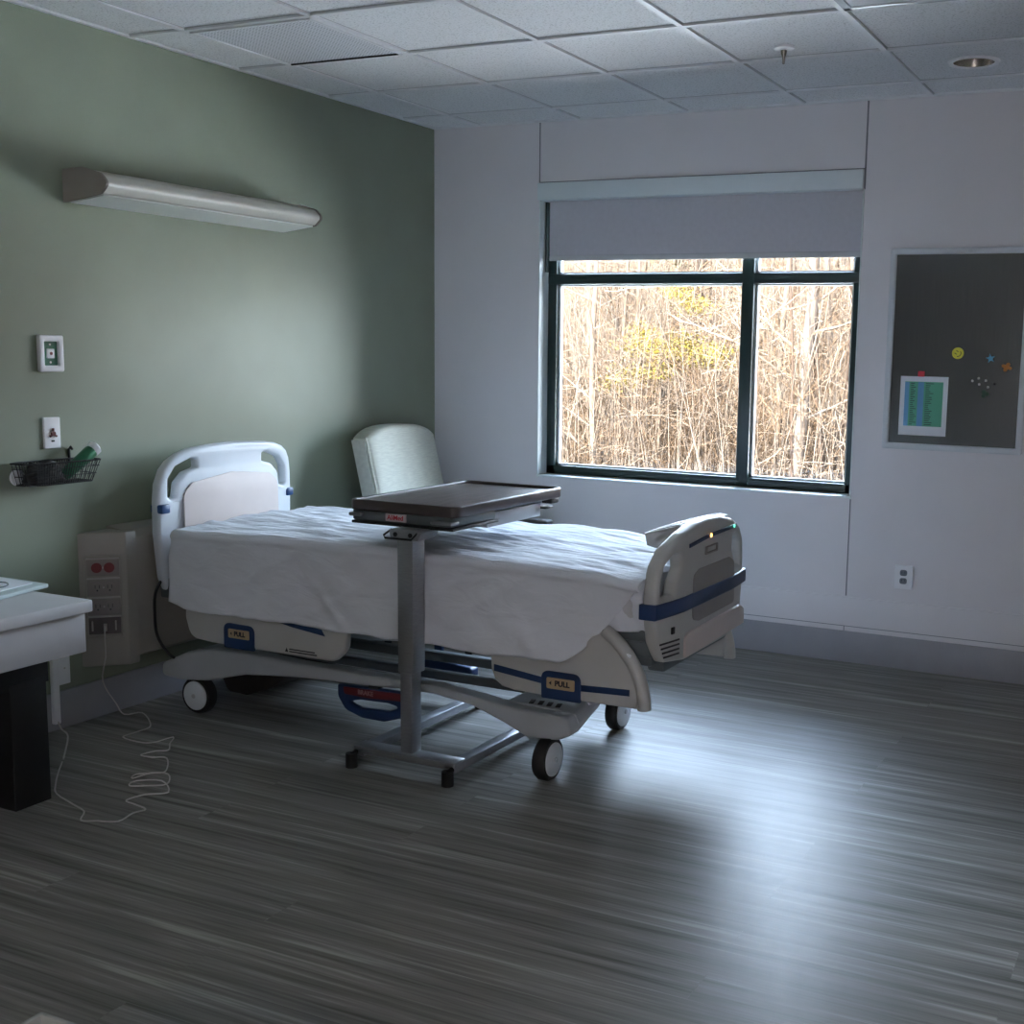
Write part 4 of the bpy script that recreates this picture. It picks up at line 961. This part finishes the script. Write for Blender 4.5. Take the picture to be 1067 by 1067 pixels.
m = MB(); m.bb((xa + 0.016, ya_ + 0.016, 0.0), (xb_ - 0.016, yb_ - 0.016, 0.01)); m.build('bottom', 'clear_box', bx)
m = MB(); m.box((2.60, -4.86, 0.20), (0.34, 0.40, 0.37), 0.01); tag(m.build('paper_box', 'tan_panel'), 'beige box inside the clear tray at the bottom left', 'box')

# ------------------------------------------------------------------ outside: winter woods
def gz(x, y):
    z = -0.7 - 0.4 * min(1, max(0, (y - 2) / 10))
    if y > 20: z += 0.20 * (y - 20)
    return z + 0.25 * noise2(x * 0.15, y * 0.15) + 0.06 * noise2(x * 0.9, y * 0.9)
def tk(r, g, b): return (r * TK, g * TK, b * TK)
M['bounce'] = mat('pale bounce ground', (0.82, 0.81, 0.77), 0.9, var=0.06)  # bright ground tone, there to bounce sunlight indoors
M['litter'] = mat('leaf litter', tk(1.1, 0.72, 0.46), 0.9, var=0.45, vscale=6, bump=0.5, bscale=12, spec=0.0)
M['bark_pale'] = mat('pale pinkish bark', tk(1.45, 1.08, 0.82), 0.8, var=0.25, vscale=3, bump=0.3, bscale=20, spec=0.0)
M['bark_grey'] = mat('grey brown bark', tk(0.62, 0.42, 0.32), 0.85, var=0.3, vscale=3, bump=0.3, bscale=20, spec=0.0)
M['bark_birch'] = mat('white birch bark', tk(1.5, 1.15, 0.92), 0.7, var=0.22, vscale=4, stretch=(1, 1, 5), bump=0.2, bscale=12, spec=0.0)
M['twig'] = mat('bare twigs', tk(1.10, 0.72, 0.46), 0.85, var=0.35, vscale=1.2, spec=0.0)
M['twig_pale'] = mat('pale twigs', tk(1.75, 1.36, 1.06), 0.85, var=0.2, vscale=1.2, spec=0.0)
M['leaf_yellow'] = mat('yellow leaves', tk(1.7, 1.25, 0.25), 0.7, var=0.3, vscale=3, spec=0.0)
M['leaf_green'] = mat('yellow green needles', tk(0.75, 0.70, 0.14), 0.7, var=0.35, vscale=2, spec=0.0)
m = MB(); bm = bmesh.new(); vs = {}
xs_ = [-60 + 1.5 * i for i in range(64)]; ys_ = [0.26 + 0.05 * (i == 1) + 1.4 * i for i in range(50)]
for i, x in enumerate(xs_):
    for j, y in enumerate(ys_): vs[i, j] = bm.verts.new((x, y, gz(x, y)))
for i in range(len(xs_) - 1):
    for j in range(len(ys_) - 1): bm.faces.new((vs[i, j], vs[i + 1, j], vs[i + 1, j + 1], vs[i, j + 1]))
m.bm.free(); m.bm = bm
o = m.build('ground', 'litter', ang=180); struct(o, 'leaf covered forest ground beyond the window')

m = MB(); m.bb((-9, 0.30, -0.95), (14, 9.5, -0.70), 0.01); struct(m.build('bounce', 'bounce'), 'added unseen pale path along the building')  # unseen surface added to throw sunlight up to the ceiling
class Geo:
    def __init__(self): self.v = []; self.f = []
    def tube(self, pts, rads, seg):
        base = len(self.v); n = len(pts)
        for i, p in enumerate(pts):
            t = (pts[min(i + 1, n - 1)] - pts[max(i - 1, 0)]).normalized()
            x = t.cross(Vector((0.3, 1, 0.1))).normalized(); y = t.cross(x)
            for k in range(seg):
                a = 2 * pi * k / seg; self.v.append(p + (x * cos(a) + y * sin(a)) * rads[i])
        for i in range(n - 1):
            for k in range(seg):
                a = base + i * seg + k; b = base + i * seg + (k + 1) % seg
                self.f.append((a, b, b + seg, a + seg))
    def leaf(self, p, s):
        n = Vector((random.gauss(0, 1), random.gauss(0, 1), random.gauss(0, 1))).normalized()
        x = n.orthogonal().normalized() * s; y = n.cross(x)
        b = len(self.v); self.v += [p - x * .5, p + y * .35, p + x * .5, p - y * .35]; self.f.append((b, b + 1, b + 2, b + 3))
    def build(self, name, mt, parent=None, off=Vector((0, 0, 0))):
        me = bpy.data.meshes.new(name); me.from_pydata([tuple(v - off) for v in self.v], [], self.f); me.materials.append(M[mt]); me.shade_smooth()
        o = bpy.data.objects.new(name, me); COL.objects.link(o)
        if parent is not None: o.parent = parent
        return o
def branch(g, p, d, L, r, depth, tips):
    pts = [p]; n = 5; q = p
    for i in range(n):
        d = (d + Vector((random.gauss(0, .16), random.gauss(0, .16), random.gauss(0.06, .12)))).normalized()
        q = q + d * (L / n); pts.append(q)
    g.tube(pts, [max(r * (1 - 0.8 * i / n), 0.003) for i in range(n + 1)], 4 if depth else 5)
    tips.append(pts[-1]); tips.append(pts[3])
    if depth > 0:
        for k in range(3 if depth > 1 else 4):
            j = random.randint(1, n - 1); dd = (d + Vector((random.gauss(0, .8), random.gauss(0, .8), random.gauss(.2, .5)))).normalized()
            branch(g, pts[j], dd, L * random.uniform(.4, .65), r * .5, depth - 1, tips)
def tree(x, y, h, r, mt, tw, label, group=None, lean=(0, 0), nb=14, low=0.8, depth=2, name='bare_tree', cat='tree', leaves=None, sprays=()):
    b = Vector((x, y, gz(x, y) - 0.05))
    root = thing(name, label, cat, b, group)
    g = Geo(); pts = []; n = 12; q = b.copy(); dd = Vector((lean[0], lean[1], 1))
    for i in range(n + 1):
        pts.append(q.copy()); q += Vector((dd.x + random.gauss(0, .035), dd.y + random.gauss(0, .035), 1)) * (h / n)
    g.tube(pts, [r * (1.25 if i == 0 else 1 - 0.75 * i / n) for i in range(n + 1)], 10)
    g.build('trunk', mt, root, b)
    g = Geo(); tips = []
    for k in range(nb):
        f = (low + (h * 0.9 - low) * (k / nb) ** 1.25) / h; i = min(int(f * n), n - 1); p = pts[i].lerp(pts[i + 1], f * n - i)
        a = random.uniform(0, 2 * pi); d = Vector((cos(a), sin(a), random.uniform(.25, .9))).normalized()
        branch(g, p, d, random.uniform(.18, .30) * h * (1 - .4 * f), r * .28 * (1 - .5 * f), depth, tips)
    g.build('branches', tw, root, b)
    for (su, sv, sw) in sprays:
        d = r2 * (su - ppx) / fpx - u2 * (sv - ppy) / fpx + fwd; c = CAM + d * ((y - CAM.y) / d.y)
        g2 = Geo(); a = Vector((x, y, c.z - 0.25)); tt = []
        branch(g2, a, (c - a).normalized(), (c - a).length, 0.012, 1, tt); g2.build('bough', tw, root, b)
        g2 = Geo()
        for _ in range(int(900 * sw)):
            g2.leaf(c + Vector((random.gauss(0, .24 * sw), random.gauss(0, .3), random.gauss(0, .085) - abs(random.gauss(0, .05)))), random.uniform(.025, .055))
        g2.build('foliage_spray', leaves[0], root, b)
    if leaves and leaves[1]:
        g = Geo()
        for t_ in tips:
            for _ in range(leaves[1]):
                g.leaf(t_ + Vector((random.gauss(0, .22), random.gauss(0, .22), random.gauss(0, .10))), random.uniform(.06, .12))
        g.build('foliage', leaves[0], root, b)
    return root
def at(u, y, dx=0.0):       # world x on the sight line of picture column u at depth y
    d = r2 * (u - ppx) / fpx - u2 * (430 - ppy) / fpx + fwd
    return CAM.x + d.x * (y - CAM.y) / d.y
random.seed(11)
tree(at(830, 12.0), 12.0, 10, 0.11, 'bark_birch', 'twig_pale', 'pale leaning birch outside the right pane', lean=(0.055, 0.02), nb=16, low=1.6, name='birch_tree')
tree(at(611, 14.0), 14.0, 11, 0.085, 'bark_pale', 'twig_pale', 'slim pale tree outside nearest the left window jamb', nb=14)
tree(at(641, 16.0), 16.0, 11, 0.10, 'bark_pale', 'twig_pale', 'straight pale trunk outside, second from the left jamb', nb=14)
tree(at(722, 15.0), 15.0, 8, 0.10, 'bark_grey', 'twig', 'dark brown trunk outside, low middle of the left pane', nb=18, low=1.2)
tree(at(690, 13.0), 13.0, 3.7, 0.04, 'bark_pale', 'twig', 'young tree with yellow leaves outside the left pane', nb=13, low=1.9, name='yellow_leaved_tree', leaves=('leaf_yellow', 0), depth=1, sprays=[(700, 362, 1.3), (672, 357, .8), (733, 369, 1.0), (655, 388, .6), (690, 384, .7), (672, 345, .5), (645, 398, .4), (715, 355, .8), (748, 366, .5), (725, 315, .5), (705, 300, .5)])
tree(at(740, 22.0), 22.0, 9, 0.09, 'bark_grey', 'twig', 'evergreen with yellow green needles high behind the left pane', nb=16, low=3.6, name='pine_tree', leaves=('leaf_green', 22))
tree(at(868, 24.0), 24.0, 9, 0.09, 'bark_grey', 'twig', 'evergreen with yellow green needles high behind the right pane', nb=14, low=3.8, name='pine_tree', leaves=('leaf_green', 22))
tree(at(884, 13.0), 13.0, 8, 0.06, 'bark_pale', 'twig_pale', 'slim pale tree outside at the right edge of the window', lean=(-0.10, 0), nb=14, low=1.0)
for k in range(66):
    y = 11 + 24 * random.random() ** 0.9; f = -0.06 + 1.12 * (k * 17 % 66 + random.random()) / 66; u = 560 + 340 * f
    pale = random.random() < .55
    tree(at(u, y), y, random.uniform(7, 11), random.uniform(.022, .06) * (0.7 + y / 40), 'bark_pale' if pale else 'bark_grey', 'twig_pale' if pale else 'twig',
         'bare %s tree standing in the winter woods' % ('pale barked' if pale else 'brown barked'), 'bare trees in the woods, %s' % ('pale' if pale else 'brown'),
         lean=(random.gauss(0, .03), 0), nb=14, low=0.7, depth=2 if k % 2 else 1)
for k in range(12):           # to either side of the window's view
    y = 14 + 18 * random.random(); u = random.choice((random.uniform(300, 540), random.uniform(920, 1200)))
    pale = k % 2 == 0
    tree(at(u, y), y, random.uniform(8, 12), random.uniform(.05, .10), 'bark_pale' if pale else 'bark_grey', 'twig_pale' if pale else 'twig',
         'bare %s tree standing in the winter woods' % ('pale barked' if pale else 'brown barked'), 'bare trees in the woods, %s' % ('pale' if pale else 'brown'), nb=10, depth=1)
def brush(name, mt, n, label, rr, hh, y0, y1, curl, tilt, side):
    g = Geo()
    for _ in range(n):
        y = y0 + (y1 - y0) * random.random() ** 1.2; u = random.uniform(500, 960); x = at(u, y) 
        q = Vector((x, y, gz(x, y))); d = Vector((random.gauss(0, tilt), random.gauss(0, tilt), 1)).normalized(); L = random.uniform(*hh); pts = [q]
        for i in range(7):
            d = (d + Vector((random.gauss(0, curl), random.gauss(0, curl), random.gauss(0, curl * .4)))).normalized(); q = q + d * L / 7; pts.append(q)
        r = random.uniform(*rr) * (0.6 + y / 30)
        g.tube(pts, [r * (1 - .7 * i / 7) for i in range(8)], 3)
        for _k in range(side):
            p = pts[random.randint(1, 6)].copy(); a = random.uniform(0, 2 * pi); d = Vector((cos(a), .5 * sin(a), random.uniform(-.1, .8))).normalized(); l = random.uniform(.5, 1.7); tw = [p]
            for i in range(6):
                d = (d + Vector((random.gauss(0, .28), random.gauss(0, .28), random.gauss(.03, .2)))).normalized(); p = p + d * l / 6; tw.append(p)
            g.tube(tw, [r * .55 * (1 - .7 * i / 6) for i in range(7)], 3)
    o = g.build(name, mt); o['kind'] = 'stuff'; tag(o, label, 'brush')
brush('undergrowth', 'twig', 4200, 'tangled bare brown undergrowth filling the woods outside', (.004, .012), (1.5, 6.0), 12, 38, .30, .12, 1)
brush('pale_undergrowth', 'twig_pale', 2400, 'thin pale bare stems among the brown undergrowth outside', (.004, .011), (2.5, 7.0), 11, 36, .09, .06, 3)

# ------------------------------------------------------------------ light
w = bpy.data.worlds.new('world'); S.world = w; w.use_nodes = True
nt = w.node_tree; bg = nt.nodes['Background']
tc = nt.nodes.new('ShaderNodeTexCoord'); sp = nt.nodes.new('ShaderNodeSeparateXYZ'); nt.links.new(tc.outputs['Generated'], sp.inputs[0])
c = _ramp(nt, sp.outputs['Z'], [(0.0, (0.58, 0.65, 0.72)), (0.30, (0.70, 0.84, 1.06)), (1.0, (0.60, 0.86, 1.38))])
nt.links.new(c, bg.inputs[0])
az = nt.nodes.new('ShaderNodeMath'); az.operation = 'MULTIPLY_ADD'; az.inputs[1].default_value = -0.40 * SKY; az.inputs[2].default_value = SKY
nt.links.new(sp.outputs['X'], az.inputs[0]); nt.links.new(az.outputs[0], bg.inputs[1])   # sky is brighter toward the sun's side
sl = bpy.data.lights.new('sun', 'SUN'); so = bpy.data.objects.new('sun', sl); COL.objects.link(so)
sl.energy = SUN; sl.color = (1.0, 0.93, 0.84); sl.angle = radians(1.0)
so.rotation_euler = Vector((0.30, 1.0, -2.3)).to_track_quat('-Z', 'Y').to_euler()
pl = bpy.data.lights.new('window_portal', 'AREA'); po = bpy.data.objects.new('window_portal', pl); COL.objects.link(po)
pl.shape = 'RECTANGLE'; pl.size = 1.74; pl.size_y = 1.46; pl.cycles.is_portal = True
po.location = (1.555, 0.20, 1.566); po.rotation_euler = (radians(-90), 0, 0)
cl = bpy.data.lights.new('corridor_fill', 'AREA'); co = bpy.data.objects.new('corridor_fill', cl); COL.objects.link(co)  # added fill light that lifts the near side of the room
cl.shape = 'RECTANGLE'; cl.size = 1.2; cl.size_y = 0.6; cl.energy = FILL; cl.color = (1.0, 0.93, 0.82)
co.location = (4.15, RY - 1.0, 2.42)
S.view_settings.view_transform = 'Standard'; S.view_settings.look = 'None'; S.view_settings.gamma = 1.0
S.view_settings.use_curve_mapping = False
S.view_settings.exposure = EXPO
S.cycles.use_denoising = True
S.cycles.max_bounces = 14; S.cycles.diffuse_bounces = 8; S.cycles.transparent_max_bounces = 12
S.cycles.sample_clamp_indirect = 6.0
S.cycles.caustics_reflective = False; S.cycles.caustics_refractive = False
